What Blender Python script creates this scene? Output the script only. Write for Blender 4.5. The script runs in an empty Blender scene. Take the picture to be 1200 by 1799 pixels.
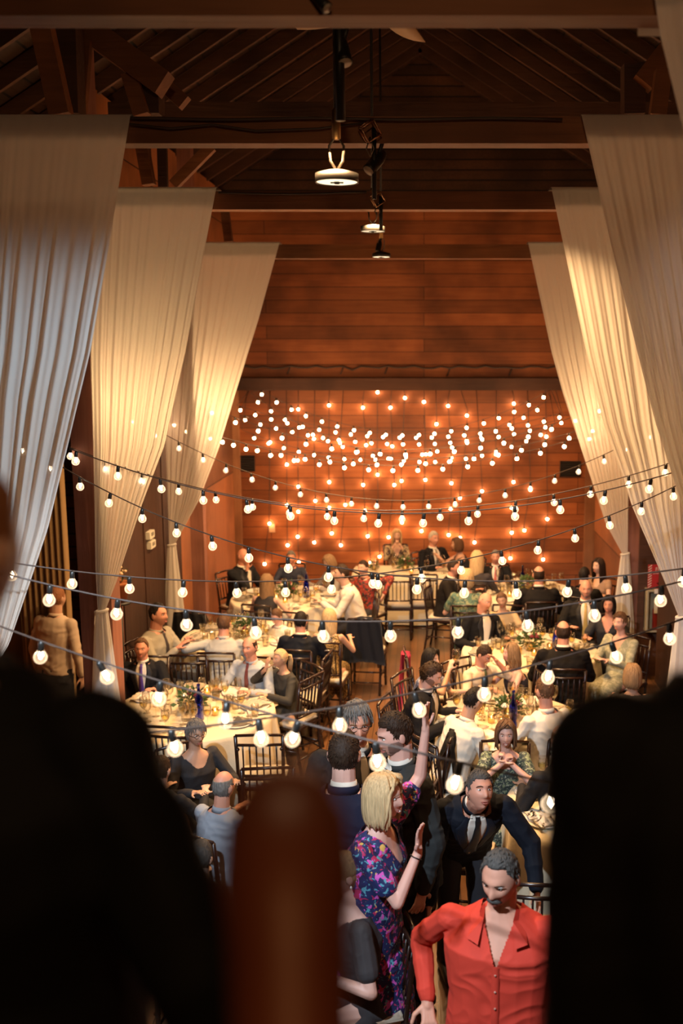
import bpy, bmesh, math, random
from mathutils import Vector, Matrix, Euler, noise
from mathutils.bvhtree import BVHTree
V = Vector
random.seed(11)
scene = bpy.context.scene
C = scene.collection
PI = math.pi
def R(d): return math.radians(d)

# ---------------------------------------------------------------- camera
HC, PITCH, FPX, CX, CY = 3.95, R(9.0), 1750.0, 745.0, 899.5
cd = bpy.data.cameras.new('camera'); cam = bpy.data.objects.new('camera', cd); C.objects.link(cam)
cd.sensor_fit = 'VERTICAL'; cd.sensor_height = 36.0; cd.lens = FPX / 1799 * 36
cd.shift_x = -(CX - 600) / 1799
cam.location = (0, 0, HC); cam.rotation_euler = (PI / 2 - PITCH, 0, 0)
cd.clip_start = 0.05; cd.clip_end = 100
cd.dof.use_dof = True; cd.dof.focus_distance = 6.4; cd.dof.aperture_fstop = 1.8
scene.camera = cam
# ---------------------------------------------------------------- colour and render look
scene.view_settings.view_transform = 'Standard'; scene.view_settings.look = 'None'
scene.view_settings.gamma = 1.0; scene.view_settings.use_curve_mapping = False
scene.view_settings.exposure = 0.0
scene.cycles.use_denoising = True
scene.cycles.max_bounces = 6; scene.cycles.diffuse_bounces = 2; scene.cycles.glossy_bounces = 2
scene.cycles.transmission_bounces = 4; scene.cycles.transparent_max_bounces = 12
scene.cycles.sample_clamp_indirect = 3.0
scene.cycles.caustics_reflective = False; scene.cycles.caustics_refractive = False
# ---------------------------------------------------------------- world: dim night ambience inside the barn
w = bpy.data.worlds.new('world'); scene.world = w; w.use_nodes = True
w.node_tree.nodes['Background'].inputs[0].default_value = (1.0, 0.55, 0.28, 1)
w.node_tree.nodes['Background'].inputs[1].default_value = 0.012

def lamp(name, kind, loc, target, energy, color, **kw):
    l = bpy.data.lights.new(name, kind); l.energy = energy; l.color = color
    for k, v in kw.items(): setattr(l, k, v)
    o = bpy.data.objects.new(name, l); C.objects.link(o); o.location = loc
    if target is not None:
        o.rotation_euler = (V(target) - V(loc)).to_track_quat('-Z', 'Y').to_euler()
    return o
WARM = (1.0, 0.58, 0.27)
COOL = (0.72, 0.86, 1.0)
# white event spotlight fixed under the loft rail beam, left of the photographer, aimed at the greeting group
lamp('event_spotlight', 'SPOT', (-1.45, 1.6, 4.9), (-.35, 5.9, 1.3), 1200, COOL, spot_size=R(54), spot_blend=0.4, shadow_soft_size=0.03)
lamp('drape_fill', 'SPOT', (0.6, 3.8, 4.95), (-2.5, 5.4, 3.1), 480, (.62, .82, 1.0), spot_size=R(46), spot_blend=0.9, shadow_soft_size=0.08)  # added cool spot that brightens the left drape, no fixture there
lamp('drape_fill_right', 'SPOT', (0.0, 3.8, 4.95), (2.0, 5.3, 4.1), 60, (1, .8, .7), spot_size=R(40), spot_blend=0.8, shadow_soft_size=0.08)  # added weaker spot that brightens the right drape
lamp('newel_fill', 'POINT', (-.02, .1, 3.45), None, 1.6, (1, .42, .14), shadow_soft_size=.05)  # added point light that warms the near post, no lamp stands there
lamp('beam_fill', 'POINT', (.1, -.5, 6.3), None, 85, (1, .60, .30), shadow_soft_size=.12)  # added warm fill from the camera side for the beam fronts
# warm downlights at the hanging discs; those away from a disc are added fill
for i, (x, y, z, e) in enumerate(((-.45, 4.9, 4.9, 26), (-.35, 8.2, 5.0, 150), (-.35, 11.8, 5.0, 170), (.7, 7.3, 5.0, 60), (-.7, 9.6, 5.0, 90))):
    lamp('ridge_light_and_fill', 'AREA', (x, y, z), (x + (.5, .1, .2, .2, -.6)[i], y + .4, 0), e, (1.0, .58, .26), shape='DISK', size=.3, spread=R(130))
# warm lamps on the posts behind the drapes
for x, y, z, e in ((-2.35, 8.45, 3.55, 48), (2.35, 8.5, 3.5, 48), (-2.5, 12.4, 3.4, 46), (2.2, 12.4, 3.4, 46)):
    lamp('post_lamp', 'POINT', (x, y, z), None, e, (1.0, .62, .28), shadow_soft_size=.09)

# ---------------------------------------------------------------- unprojection helpers (photo pixel -> place in the barn)
def at(px, py, Y=None, z=None, x=None):
    u = (px - CX) / FPX; v = (py - CY) / FPX
    dy = math.cos(PITCH) - v * math.sin(PITCH); dz = -math.sin(PITCH) - v * math.cos(PITCH)
    if Y is not None: t = Y / dy
    elif z is not None: t = (z - HC) / dz
    else: t = x / u
    return V((u * t, dy * t, HC + dz * t))

# ---------------------------------------------------------------- object helpers
def tag(o, label=None, cat=None, group=None, kind=None):
    if label: o['label'] = label
    if cat: o['category'] = cat
    if group: o['group'] = group
    if kind: o['kind'] = kind
    return o
def thing(name, label, cat, loc=(0, 0, 0), rotz=0, group=None):
    o = bpy.data.objects.new(name, None); C.objects.link(o); o.empty_display_size = .1
    o.location = loc; o.rotation_euler = (0, 0, rotz)
    return tag(o, label, cat, group)
def link(name, me, mats, parent=None):
    for m in (mats if isinstance(mats, (list, tuple)) else [mats]):
        if len(me.materials) < (len(mats) if isinstance(mats, (list, tuple)) else 1): me.materials.append(m)
    o = bpy.data.objects.new(name, me); C.objects.link(o)
    if parent: o.parent = parent
    return o
def obj(name, bm, mats, parent=None, smooth=True):
    me = bpy.data.meshes.new(name)
    bmesh.ops.recalc_face_normals(bm, faces=bm.faces)
    bm.to_mesh(me); bm.free()
    if smooth:
        me.polygons.foreach_set('use_smooth', [True] * len(me.polygons))
    return link(name, me, mats, parent)
def struct(name, bm, m, smooth=False, label=None):
    o = obj(name, bm, m, None, smooth); o['kind'] = 'structure'
    if label: o['label'] = label
    return o
def copy_tree(o, parent=None, loc=None, rotz=None, label=None, group=None):
    c = o.copy(); C.objects.link(c); c.parent = parent
    if loc is not None: c.location = loc
    if rotz is not None: c.rotation_euler = (0, 0, rotz)
    if label: c['label'] = label
    if group: c['group'] = group
    for ch in o.children: copy_tree(ch, c)
    return c
def box(bm, x0, x1, y0, y1, z0, z1, mat=0):
    vs = [bm.verts.new(p) for p in ((x0,y0,z0),(x1,y0,z0),(x1,y1,z0),(x0,y1,z0),(x0,y0,z1),(x1,y0,z1),(x1,y1,z1),(x0,y1,z1))]
    for f in ((0,3,2,1),(4,5,6,7),(0,1,5,4),(1,2,6,5),(2,3,7,6),(3,0,4,7)):
        bm.faces.new([vs[i] for i in f]).material_index = mat
    return vs
def bar(bm, a, b, w, h, up=(0, 0, 1), mat=0):
    a, b = V(a), V(b); d = (b - a).normalized(); s = d.cross(V(up))
    if s.length < 1e-4: s = d.cross(V((0, 1, 0)))
    s.normalize(); u = s.cross(d).normalized()
    vs = []
    for p in (a, b):
        for i, j in ((-1,-1),(1,-1),(1,1),(-1,1)): vs.append(bm.verts.new(p + s * (i * w / 2) + u * (j * h / 2)))
    for f in ((0,3,2,1),(4,5,6,7),(0,1,5,4),(1,2,6,5),(2,3,7,6),(3,0,4,7)):
        bm.faces.new([vs[i] for i in f]).material_index = mat
def frame_of(d):
    d = d.normalized(); a = V((0, 0, 1)) if abs(d.z) < .9 else V((1, 0, 0))
    s = d.cross(a).normalized(); return s, s.cross(d).normalized()
def tube(bm, pts, r, seg=6, r1=None, cap=True, mat=0, rs=None):
    pts = [V(p) for p in pts]; n = len(pts); rings = []
    s0 = None
    for i, p in enumerate(pts):
        d = (pts[min(i + 1, n - 1)] - pts[max(i - 1, 0)])
        if d.length < 1e-7: d = V((0, 0, 1))
        d.normalize()
        if s0 is None: s, u = frame_of(d)
        else:
            s = (s0 - d * s0.dot(d))
            s = s.normalized() if s.length > 1e-5 else frame_of(d)[0]
            u = s.cross(d).normalized()
        s0 = s
        rr = rs[i] if rs else (r if r1 is None else r + (r1 - r) * i / (n - 1))
        rings.append([bm.verts.new(p + s * (rr * math.cos(2 * PI * k / seg)) + u * (rr * math.sin(2 * PI * k / seg))) for k in range(seg)])
    for a, b in zip(rings, rings[1:]):
        for k in range(seg): bm.faces.new((a[k], a[(k + 1) % seg], b[(k + 1) % seg], b[k])).material_index = mat
    if cap:
        bm.faces.new(rings[0][::-1]).material_index = mat; bm.faces.new(rings[-1]).material_index = mat
def capsule(bm, a, b, r0, r1, seg=10):
    a, b = V(a), V(b); d = (b - a); L = d.length
    if L < 1e-6: d = V((0, 0, 1)); L = 1e-6
    d = d / L
    pts, rs = [], []
    for k in (85, 60, 30): pts.append(a - d * (r0 * math.sin(R(k)))); rs.append(r0 * math.cos(R(k)))
    for t in (0, .5, 1): pts.append(a + d * (L * t)); rs.append(r0 + (r1 - r0) * t)
    for k in (30, 60, 85): pts.append(b + d * (r1 * math.sin(R(k)))); rs.append(r1 * math.cos(R(k)))
    tube(bm, pts, 0, seg, rs=rs)
def ell(bm, c, r, rot=None, seg=12, rings=8, mat=0):
    m = Matrix.Translation(V(c)) @ (rot.to_4x4() if rot is not None else Matrix()) @ Matrix.Diagonal((r[0], r[1], r[2], 1))
    g = bmesh.ops.create_uvsphere(bm, u_segments=seg, v_segments=rings, radius=1, matrix=m)
    if mat:
        for f in {f for v in g['verts'] for f in v.link_faces}: f.material_index = mat
def lathe(bm, prof, c=(0, 0, 0), seg=16, mat=0):
    c = V(c); rings = []
    for r, z in prof:
        if r < 1e-5: rings.append([bm.verts.new(c + V((0, 0, z)))])
        else: rings.append([bm.verts.new(c + V((r * math.cos(2 * PI * k / seg), r * math.sin(2 * PI * k / seg), z))) for k in range(seg)])
    for a, b in zip(rings, rings[1:]):
        for k in range(seg):
            k2 = (k + 1) % seg
            if len(a) == 1 and len(b) == 1: continue
            if len(a) == 1: f = bm.faces.new((a[0], b[k2], b[k]))
            elif len(b) == 1: f = bm.faces.new((a[k], a[k2], b[0]))
            else: f = bm.faces.new((a[k], a[k2], b[k2], b[k]))
            f.material_index = mat
def loft(bm, rings):   # (centre, half width vector, half depth vector)
    prev = None; n = 20
    first = None
    for c, a, b in rings:
        ring = []
        for k in range(n):
            t = 2 * PI * k / n; ct, st = math.cos(t), math.sin(t)
            ct = math.copysign(abs(ct) ** .85, ct); st = math.copysign(abs(st) ** .85, st)
            ring.append(bm.verts.new(V(c) + a * ct + b * st))
        if prev:
            for k in range(n): bm.faces.new((prev[k], prev[(k + 1) % n], ring[(k + 1) % n], ring[k]))
        else: first = ring
        prev = ring
    bm.faces.new(first[::-1]); bm.faces.new(prev)
def remesh(bm, vox, smooth=3, wr=0, wf=8, seed=0):
    me = bpy.data.meshes.new('tmp'); bmesh.ops.recalc_face_normals(bm, faces=bm.faces); bm.to_mesh(me); bm.free()
    o = bpy.data.objects.new('tmp', me); C.objects.link(o)
    m = o.modifiers.new('r', 'REMESH'); m.mode = 'VOXEL'; m.voxel_size = vox
    if smooth: s = o.modifiers.new('s', 'SMOOTH'); s.factor = .5; s.iterations = smooth
    dg = bpy.context.evaluated_depsgraph_get(); dg.update()
    out = bpy.data.meshes.new_from_object(o.evaluated_get(dg))
    bpy.data.objects.remove(o); bpy.data.meshes.remove(me)
    if wr:
        off = V((seed * 3.1, seed * 1.7, 0))
        nrm = [v.normal.copy() for v in out.vertices]
        for v, nn in zip(out.vertices, nrm):
            p = v.co * wf + off
            q = V((p.x, p.y, p.z * 1.6)) + V((noise.noise(p * .5), 0, noise.noise(p * .6 + V((5, 0, 0))))) * 1.2
            a = 1 - abs(noise.noise(q)) * 2.4
            v.co += nn * (wr * a)
    out.polygons.foreach_set('use_smooth', [True] * len(out.polygons))
    return out

# ---------------------------------------------------------------- materials
MATS = {}
def mat(name, col, rough=.6, metal=0, spec=.5, emit=None, es=0, var=0, vs=20, bump=0, bs=40, trans=None, sheen=0):
    if name in MATS: return MATS[name]
    m = bpy.data.materials.new(name); m.use_nodes = True; nt = m.node_tree; p = nt.nodes['Principled BSDF']
    p.inputs['Base Color'].default_value = (*col, 1); p.inputs['Roughness'].default_value = rough
    p.inputs['Metallic'].default_value = metal; p.inputs['Specular IOR Level'].default_value = spec
    if sheen: p.inputs['Sheen Weight'].default_value = sheen
    if emit: p.inputs['Emission Color'].default_value = (*emit, 1); p.inputs['Emission Strength'].default_value = es
    if var or bump:
        tc = nt.nodes.new('ShaderNodeTexCoord'); n = nt.nodes.new('ShaderNodeTexNoise'); n.inputs['Scale'].default_value = vs; n.inputs['Detail'].default_value = 4
        nt.links.new(tc.outputs['Object'], n.inputs['Vector'])
        if var:
            mx = nt.nodes.new('ShaderNodeMix'); mx.data_type = 'RGBA'; mx.blend_type = 'MIX'
            nt.links.new(n.outputs['Fac'], mx.inputs[0])
            mx.inputs[6].default_value = (*[c * (1 - var) for c in col], 1); mx.inputs[7].default_value = (*[min(1, c * (1 + var)) for c in col], 1)
            nt.links.new(mx.outputs[2], p.inputs['Base Color'])
        if bump:
            n2 = nt.nodes.new('ShaderNodeTexNoise'); n2.inputs['Scale'].default_value = bs; nt.links.new(tc.outputs['Object'], n2.inputs['Vector'])
            b = nt.nodes.new('ShaderNodeBump'); b.inputs['Strength'].default_value = bump; b.inputs['Distance'].default_value = .01
            nt.links.new(n2.outputs['Fac'], b.inputs['Height']); nt.links.new(b.outputs[0], p.inputs['Normal'])
    MATS[name] = m; return m
def emitter(name, col, s):
    if name in MATS: return MATS[name]
    m = bpy.data.materials.new(name); m.use_nodes = True; nt = m.node_tree; nt.nodes.clear()
    e = nt.nodes.new('ShaderNodeEmission'); o = nt.nodes.new('ShaderNodeOutputMaterial')
    e.inputs[0].default_value = (*col, 1); e.inputs[1].default_value = s; nt.links.new(e.outputs[0], o.inputs[0])
    MATS[name] = m; return m
def glass(name, tint=(1, 1, 1), refl=.25, rough=.03):
    if name in MATS: return MATS[name]
    m = bpy.data.materials.new(name); m.use_nodes = True; nt = m.node_tree; nt.nodes.clear()
    o = nt.nodes.new('ShaderNodeOutputMaterial'); t = nt.nodes.new('ShaderNodeBsdfTransparent'); g = nt.nodes.new('ShaderNodeBsdfGlossy')
    t.inputs[0].default_value = (*tint, 1); g.inputs['Roughness'].default_value = rough
    lw = nt.nodes.new('ShaderNodeLayerWeight'); lw.inputs[0].default_value = refl
    mx = nt.nodes.new('ShaderNodeMixShader'); nt.links.new(lw.outputs['Facing'], mx.inputs[0]); nt.links.new(t.outputs[0], mx.inputs[1]); nt.links.new(g.outputs[0], mx.inputs[2])
    nt.links.new(mx.outputs[0], o.inputs[0]); MATS[name] = m; return m
def wood(name, c1, c2, rot=(0, 0, 0), plank=(2.4, .19), gap=.012, rough=.6, grain=1.0, bump=.5, gapcol=(.01, .006, .004), spec=.4):
    if name in MATS: return MATS[name]
    m = bpy.data.materials.new(name); m.use_nodes = True; nt = m.node_tree; p = nt.nodes['Principled BSDF']; L = nt.links.new
    tc = nt.nodes.new('ShaderNodeTexCoord'); mp = nt.nodes.new('ShaderNodeMapping'); mp.inputs['Rotation'].default_value = rot
    L(tc.outputs['Object'], mp.inputs[0])
    src = mp.outputs[0]
    n = nt.nodes.new('ShaderNodeTexNoise'); n.inputs['Scale'].default_value = 6 * grain; n.inputs['Detail'].default_value = 6; n.inputs['Distortion'].default_value = .6
    mp2 = nt.nodes.new('ShaderNodeMapping'); mp2.inputs['Scale'].default_value = (.25, 4, 4); L(src, mp2.inputs[0]); L(mp2.outputs[0], n.inputs['Vector'])
    n3 = nt.nodes.new('ShaderNodeTexNoise'); n3.inputs['Scale'].default_value = 1.1; n3.inputs['Detail'].default_value = 3; L(src, n3.inputs['Vector'])
    mx = nt.nodes.new('ShaderNodeMix'); mx.data_type = 'RGBA'; L(n.outputs['Fac'], mx.inputs[0])
    mx.inputs[6].default_value = (*c1, 1); mx.inputs[7].default_value = (*c2, 1)
    mul = nt.nodes.new('ShaderNodeMix'); mul.data_type = 'RGBA'; mul.blend_type = 'MULTIPLY'; mul.inputs[0].default_value = 1
    cr = nt.nodes.new('ShaderNodeValToRGB'); cr.color_ramp.elements[0].position = .33; cr.color_ramp.elements[0].color = (.45, .42, .4, 1); cr.color_ramp.elements[1].position = .6
    L(n3.outputs['Fac'], cr.inputs[0]); L(mx.outputs[2], mul.inputs[6]); L(cr.outputs[0], mul.inputs[7])
    out = mul.outputs[2]; h = n.outputs['Fac']
    if plank:
        br = nt.nodes.new('ShaderNodeTexBrick'); L(src, br.inputs['Vector'])
        br.inputs['Color1'].default_value = (.55, .55, .55, 1); br.inputs['Color2'].default_value = (1.15, 1.1, 1.05, 1)
        br.inputs['Mortar'].default_value = (*gapcol, 1); br.inputs['Scale'].default_value = 1; br.inputs['Mortar Size'].default_value = gap / 2
        br.inputs['Brick Width'].default_value = plank[0]; br.inputs['Row Height'].default_value = plank[1]; br.inputs['Bias'].default_value = 0
        m2 = nt.nodes.new('ShaderNodeMix'); m2.data_type = 'RGBA'; m2.blend_type = 'MULTIPLY'; m2.inputs[0].default_value = 1
        L(out, m2.inputs[6]); L(br.outputs['Color'], m2.inputs[7]); out = m2.outputs[2]
        ma = nt.nodes.new('ShaderNodeMath'); ma.operation = 'MULTIPLY_ADD'; L(br.outputs['Fac'], ma.inputs[0]); ma.inputs[1].default_value = -1.5; L(h, ma.inputs[2]); h = ma.outputs[0]
    L(out, p.inputs['Base Color'])
    b = nt.nodes.new('ShaderNodeBump'); b.inputs['Strength'].default_value = bump; b.inputs['Distance'].default_value = .01; L(h, b.inputs['Height']); L(b.outputs[0], p.inputs['Normal'])
    p.inputs['Roughness'].default_value = rough; p.inputs['Specular IOR Level'].default_value = spec
    MATS[name] = m; return m
def sheer(name, col, tr=.5):
    m = bpy.data.materials.new(name); m.use_nodes = True; nt = m.node_tree; nt.nodes.clear(); L = nt.links.new
    o = nt.nodes.new('ShaderNodeOutputMaterial'); d = nt.nodes.new('ShaderNodeBsdfDiffuse'); t = nt.nodes.new('ShaderNodeBsdfTranslucent'); x = nt.nodes.new('ShaderNodeBsdfTransparent')
    d.inputs[0].default_value = (*col, 1); t.inputs[0].default_value = (*col, 1)
    a = nt.nodes.new('ShaderNodeMixShader'); a.inputs[0].default_value = tr; L(d.outputs[0], a.inputs[1]); L(t.outputs[0], a.inputs[2])
    b = nt.nodes.new('ShaderNodeMixShader'); b.inputs[0].default_value = .07; L(a.outputs[0], b.inputs[1]); L(x.outputs[0], b.inputs[2]); L(b.outputs[0], o.inputs[0])
    return m
def blotch(name, base, cols, scale=18, rough=.7, thr=(.52, .60, .66)):
    """fabric print: islands of colour on a base cloth"""
    if name in MATS: return MATS[name]
    m = bpy.data.materials.new(name); m.use_nodes = True; nt = m.node_tree; p = nt.nodes['Principled BSDF']; L = nt.links.new
    tc = nt.nodes.new('ShaderNodeTexCoord'); out = None; p.inputs['Roughness'].default_value = rough
    cur = nt.nodes.new('ShaderNodeRGB'); cur.outputs[0].default_value = (*base, 1); cur = cur.outputs[0]
    for i, c in enumerate(cols):
        mp = nt.nodes.new('ShaderNodeMapping'); mp.inputs['Location'].default_value = (i * 7.3, i * 3.1, i * 1.7); L(tc.outputs['Object'], mp.inputs[0])
        n = nt.nodes.new('ShaderNodeTexNoise'); n.inputs['Scale'].default_value = scale * (1 + .35 * i); n.inputs['Detail'].default_value = 2; n.inputs['Distortion'].default_value = .9; L(mp.outputs[0], n.inputs['Vector'])
        g = nt.nodes.new('ShaderNodeMath'); g.operation = 'GREATER_THAN'; g.inputs[1].default_value = thr[i % len(thr)]; L(n.outputs['Fac'], g.inputs[0])
        mx = nt.nodes.new('ShaderNodeMix'); mx.data_type = 'RGBA'; L(g.outputs[0], mx.inputs[0]); L(cur, mx.inputs[6]); mx.inputs[7].default_value = (*c, 1); cur = mx.outputs[2]
    L(cur, p.inputs['Base Color']); MATS[name] = m; return m

W_WALL = wood('plank_wall', (.34, .10, .030), (.60, .21, .07), rot=(-PI / 2, 0, 0), plank=(5.2, .21), gap=.008)
W_SIDE = wood('plank_side_wall', (.32, .11, .04), (.52, .21, .08), rot=(PI / 2, 0, PI / 2), plank=(2.0, .17), gap=.014)
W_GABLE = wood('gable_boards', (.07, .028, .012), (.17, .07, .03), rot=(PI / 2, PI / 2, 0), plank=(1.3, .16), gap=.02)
W_DARK = wood('dark_timber', (.055, .022, .012), (.12, .05, .026), plank=None, rot=(0, 0, 0))
W_BEAM = wood('beam_timber', (.17, .058, .018), (.36, .135, .045), plank=None)
W_POST = wood('post_timber', (.24, .09, .06), (.42, .18, .12), rot=(0, PI / 2, 0), plank=None)
W_TRIM = wood('pale_trim', (.34, .15, .07), (.5, .24, .11), rot=(0, PI / 2, 0), plank=None)
W_FLOOR = wood('floor_boards', (.13, .06, .024), (.27, .13, .055), rot=(0, 0, PI / 2), plank=(1.6, .09), gap=.006, rough=.28, bump=.15, spec=.6)
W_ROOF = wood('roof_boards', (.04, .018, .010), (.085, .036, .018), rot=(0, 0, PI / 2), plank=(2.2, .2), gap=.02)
W_DOOR = wood('dark_door_wood', (.035, .014, .008), (.08, .032, .017), rot=(0, PI / 2, 0), plank=None)
M_BLACK = mat('black_paint', (.012, .011, .010), .45)
M_STEEL = mat('pipe_steel', (.22, .19, .16), .4, metal=1)
M_CABLE = mat('cable_rubber', (.07, .045, .035), .5)
M_SOCKET = mat('socket_plastic', (.018, .016, .014), .35)
M_GLASS = glass('clear_glass', (.98, .97, .95), .22)
M_BULBGLASS = glass('bulb_glass', (1, .97, .92), .38)
_nt = M_BULBGLASS.node_tree; _e = _nt.nodes.new('ShaderNodeEmission'); _e.inputs[0].default_value = (1, .72, .45, 1); _a = _nt.nodes.new('ShaderNodeAddShader')  # pale glow and brighter rim put into the globe glass as emission
_lw = [n for n in _nt.nodes if n.type == 'LAYER_WEIGHT'][0]; _m = _nt.nodes.new('ShaderNodeMath'); _m.operation = 'MULTIPLY_ADD'; _m.inputs[1].default_value = 1.1; _m.inputs[2].default_value = .28
_nt.links.new(_lw.outputs['Facing'], _m.inputs[0]); _nt.links.new(_m.outputs[0], _e.inputs[1])
_o = [n for n in _nt.nodes if n.type == 'OUTPUT_MATERIAL'][0]; _x = _o.inputs[0].links[0].from_socket
_nt.links.new(_x, _a.inputs[0]); _nt.links.new(_e.outputs[0], _a.inputs[1]); _nt.links.new(_a.outputs[0], _o.inputs[0])
M_BLUEGLASS = glass('cobalt_glass', (.06, .12, .75), .3)
M_WINE = glass('white_wine', (.98, .88, .5), .2)
M_WALLBULB = emitter('frosted_bulb_glow', (1.0, .58, .30), 74)
M_FIL = emitter('filament_glow', (1.0, .80, .58), 34)
M_CLOTH = mat('cream_tablecloth', (.72, .62, .44), .85, bump=.15, bs=60)
M_NAPKIN = mat('napkin_linen', (.85, .76, .62), .9)
M_CHINA = mat('white_china', (.82, .78, .70), .18)
# ================================================================ THE SETTING
ZB = 5.05                                    # underside of the tie beams
YB = [3.49, 5.50, 7.93, 11.90]               # the four tie beams
YW = 16.7                                    # back wall
XL, XR = -3.2, 2.88
XM = (XL + XR) / 2 + .1
bm = bmesh.new(); box(bm, -5.5, 5.5, -1.5, YW + .1, -.12, 0); struct('floor', bm, W_FLOOR)
bm = bmesh.new(); box(bm, XL - .1, XR + .1, YW, YW + .12, 0, 6.45); struct('wall_back', bm, W_WALL)
bm = bmesh.new()                             # gable of upright boards above
vs = [bm.verts.new(p) for p in ((-5, YW - .01, 6.4), (5, YW - .01, 6.4), (XM, YW - .01, 8.9), (-5, YW + .12, 6.4), (5, YW + .12, 6.4), (XM, YW + .12, 8.9))]
for f in ((0, 1, 2), (5, 4, 3), (0, 3, 4, 1), (1, 4, 5, 2), (2, 5, 3, 0)): bm.faces.new([vs[i] for i in f])
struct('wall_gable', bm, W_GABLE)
bm = bmesh.new(); box(bm, XL - .12, XL, 10.1, YW, 0, 6.5); struct('wall_left', bm, W_SIDE)
bm = bmesh.new(); box(bm, XR, XR + .12, 0.5, YW, 0, 6.5); struct('wall_right', bm, W_SIDE)
bm = bmesh.new(); box(bm, -5.0, -4.88, 0, 12.2, 0, 6.5); struct('wall_aisle', bm, W_SIDE)
bm = bmesh.new(); box(bm, -4.9, XL, 12.1, 12.2, 0, 6.5); struct('wall_aisle_end', bm, W_GABLE)
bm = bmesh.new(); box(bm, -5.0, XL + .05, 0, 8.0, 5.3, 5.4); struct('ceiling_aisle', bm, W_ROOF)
# loft the photographer stands on
bm = bmesh.new(); box(bm, -2.9, 2.6, -2.2, .55, 2.18, 2.3); struct('floor_loft', bm, W_FLOOR)
bm = bmesh.new(); box(bm, -5, 5, -2.3, -2.2, 0, 8.7); struct('wall_front', bm, W_ROOF)
# roof
for sgn, nm in ((-1, 'ceiling_left'), (1, 'ceiling_right')):
    bm = bmesh.new(); z0 = 8.6; s = .62; X = 5.0
    pts = [(XM, -2.3, z0), (XM + sgn * X, -2.3, z0 - s * X), (XM + sgn * X, YW + .1, z0 - s * X), (XM, YW + .1, z0)]
    a = [bm.verts.new(p) for p in pts]; b = [bm.verts.new((p[0], p[1], p[2] + .12)) for p in pts]
    bm.faces.new(a); bm.faces.new(b[::-1])
    for i in range(4): bm.faces.new((a[i], a[(i + 1) % 4], b[(i + 1) % 4], b[i]))
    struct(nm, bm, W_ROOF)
n = 0
for y in [4.1 + .62 * k for k in range(20)]:
    for sgn in (-1, 1):
        bm = bmesh.new(); bar(bm, (XM, y, 8.50), (XM + sgn * 4.0, y, 8.50 - .62 * 4.0), .05, .14)
        o = struct('trim_%d' % (n + 1), bm, W_DARK, label='roof rafter'); n += 1
# tie beams, collar beam, back-wall ledge
def beam(x0, x1, y, z0, h, d, m, label, name='tie_beam', cat='beam'):
    bm = bmesh.new(); box(bm, x0, x1, y, y + d, z0, z0 + h); bmesh.ops.bevel(bm, geom=bm.edges[:], offset=.008, segments=1)
    o = obj(name, bm, m, smooth=False); tag(o, label, cat); return o
TL = ['nearest dark timber tie beam across the top edge of the photo', 'second timber tie beam above the nearest pair of drapes',
      'third timber tie beam above the middle pair of drapes', 'farthest timber tie beam above the farthest pair of drapes']
for i, y in enumerate(YB):
    beam(XL - .1, XR + .1, y, ZB, (.17, .135, .135, .16)[i], .13, W_BEAM, TL[i])
p = at(700, 205, Y=9.6); beam(-2.9, 2.65, 9.6, p.z, .13, .12, W_DARK, 'dark high cross beam seen just above the second tie beam', 'collar_beam')
z1 = at(700, 686, Y=YW - .16).z; LEDGE_Z = z1 + .01; beam(XL, XR, YW - .16, z1, .20, .16, W_DARK, 'heavy timber ledge across the plank wall just above the bulbs', 'wall_ledge', 'ledge')
p = at(700, 645, Y=YW - .05)
bm = bmesh.new()
pts = [V((XL + .1 + (XR - XL - .2) * k / 40, YW - .03, p.z + .02 * math.sin(k * 2.3) - (.03 if k % 9 == 4 else 0))) for k in range(41)]
tube(bm, pts, .016, 6)
for k in (6, 12, 17, 24, 31): tube(bm, [pts[k], pts[k] + V((-.02, 0, -.06)), pts[k] + V((-.05, 0, -.13))], .012, 5)
tag(obj('power_cable', bm, M_CABLE), 'black power cable strung along the wall above the timber ledge', 'cable')
# posts
def post(x0, x1, y0, y1, z1, label, m=W_POST):
    bm = bmesh.new(); box(bm, x0, x1, y0, y1, 0, z1); bmesh.ops.bevel(bm, geom=bm.edges[:], offset=.01, segments=1)
    tag(obj('timber_post', bm, m, smooth=False), label, 'post')
post(-2.82, -2.56, 7.94, 8.18, 6.5, 'large reddish timber post at left with a drape tied to it')
post(-2.99, -2.86, 8.6, 8.75, 3.3, 'narrow timber post in the opening left of the large reddish post')
post(-2.84, -2.68, 11.92, 12.08, 6.5, 'dark timber post on the left wall nearer the plank wall')
post(2.46, 2.62, 11.93, 12.1, 6.5, 'dark timber post on the right wall behind the farthest drape')
post(2.16, 2.40, 7.97, 8.15, 6.5, 'timber post on the right hidden behind the middle right drape')
post(-2.75, -2.5, 5.52, 5.7, 6.5, 'timber post at far left behind the nearest drape')
post(2.40, 2.64, 5.52, 5.7, 6.5, 'timber post at far right behind the nearest drape')
bm = bmesh.new(); box(bm, XL, XL + .11, YW - .1, YW, 0, 4.0); struct('trim_corner_left', bm, W_TRIM)
bm = bmesh.new(); box(bm, XR - .16, XR, YW - .1, YW, 0, 4.0); struct('trim_corner_right', bm, W_TRIM)
bm = bmesh.new(); box(bm, XL - .02, XL + .04, 10.05, 10.17, 0, 5.5); struct('trim_opening', bm, W_POST)
bm = bmesh.new(); box(bm, 2.62, XR, 11.90, 12.1, 0, 6.4); struct('trim_pilaster', bm, W_DARK)
# dark door panel on the left wall
bm = bmesh.new(); box(bm, XL + .005, XL + .05, 10.2, 12.7, 0, 4.4)
for y in (11.0, 11.85): box(bm, XL + .05, XL + .06, y - .01, y + .01, 0, 4.4)
struct('door_1', bm, W_DOOR)
bm = bmesh.new(); box(bm, 2.82, 2.88, 9.0, 11.7, 0, 3.4); struct('door_2', bm, W_DOOR)
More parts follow.
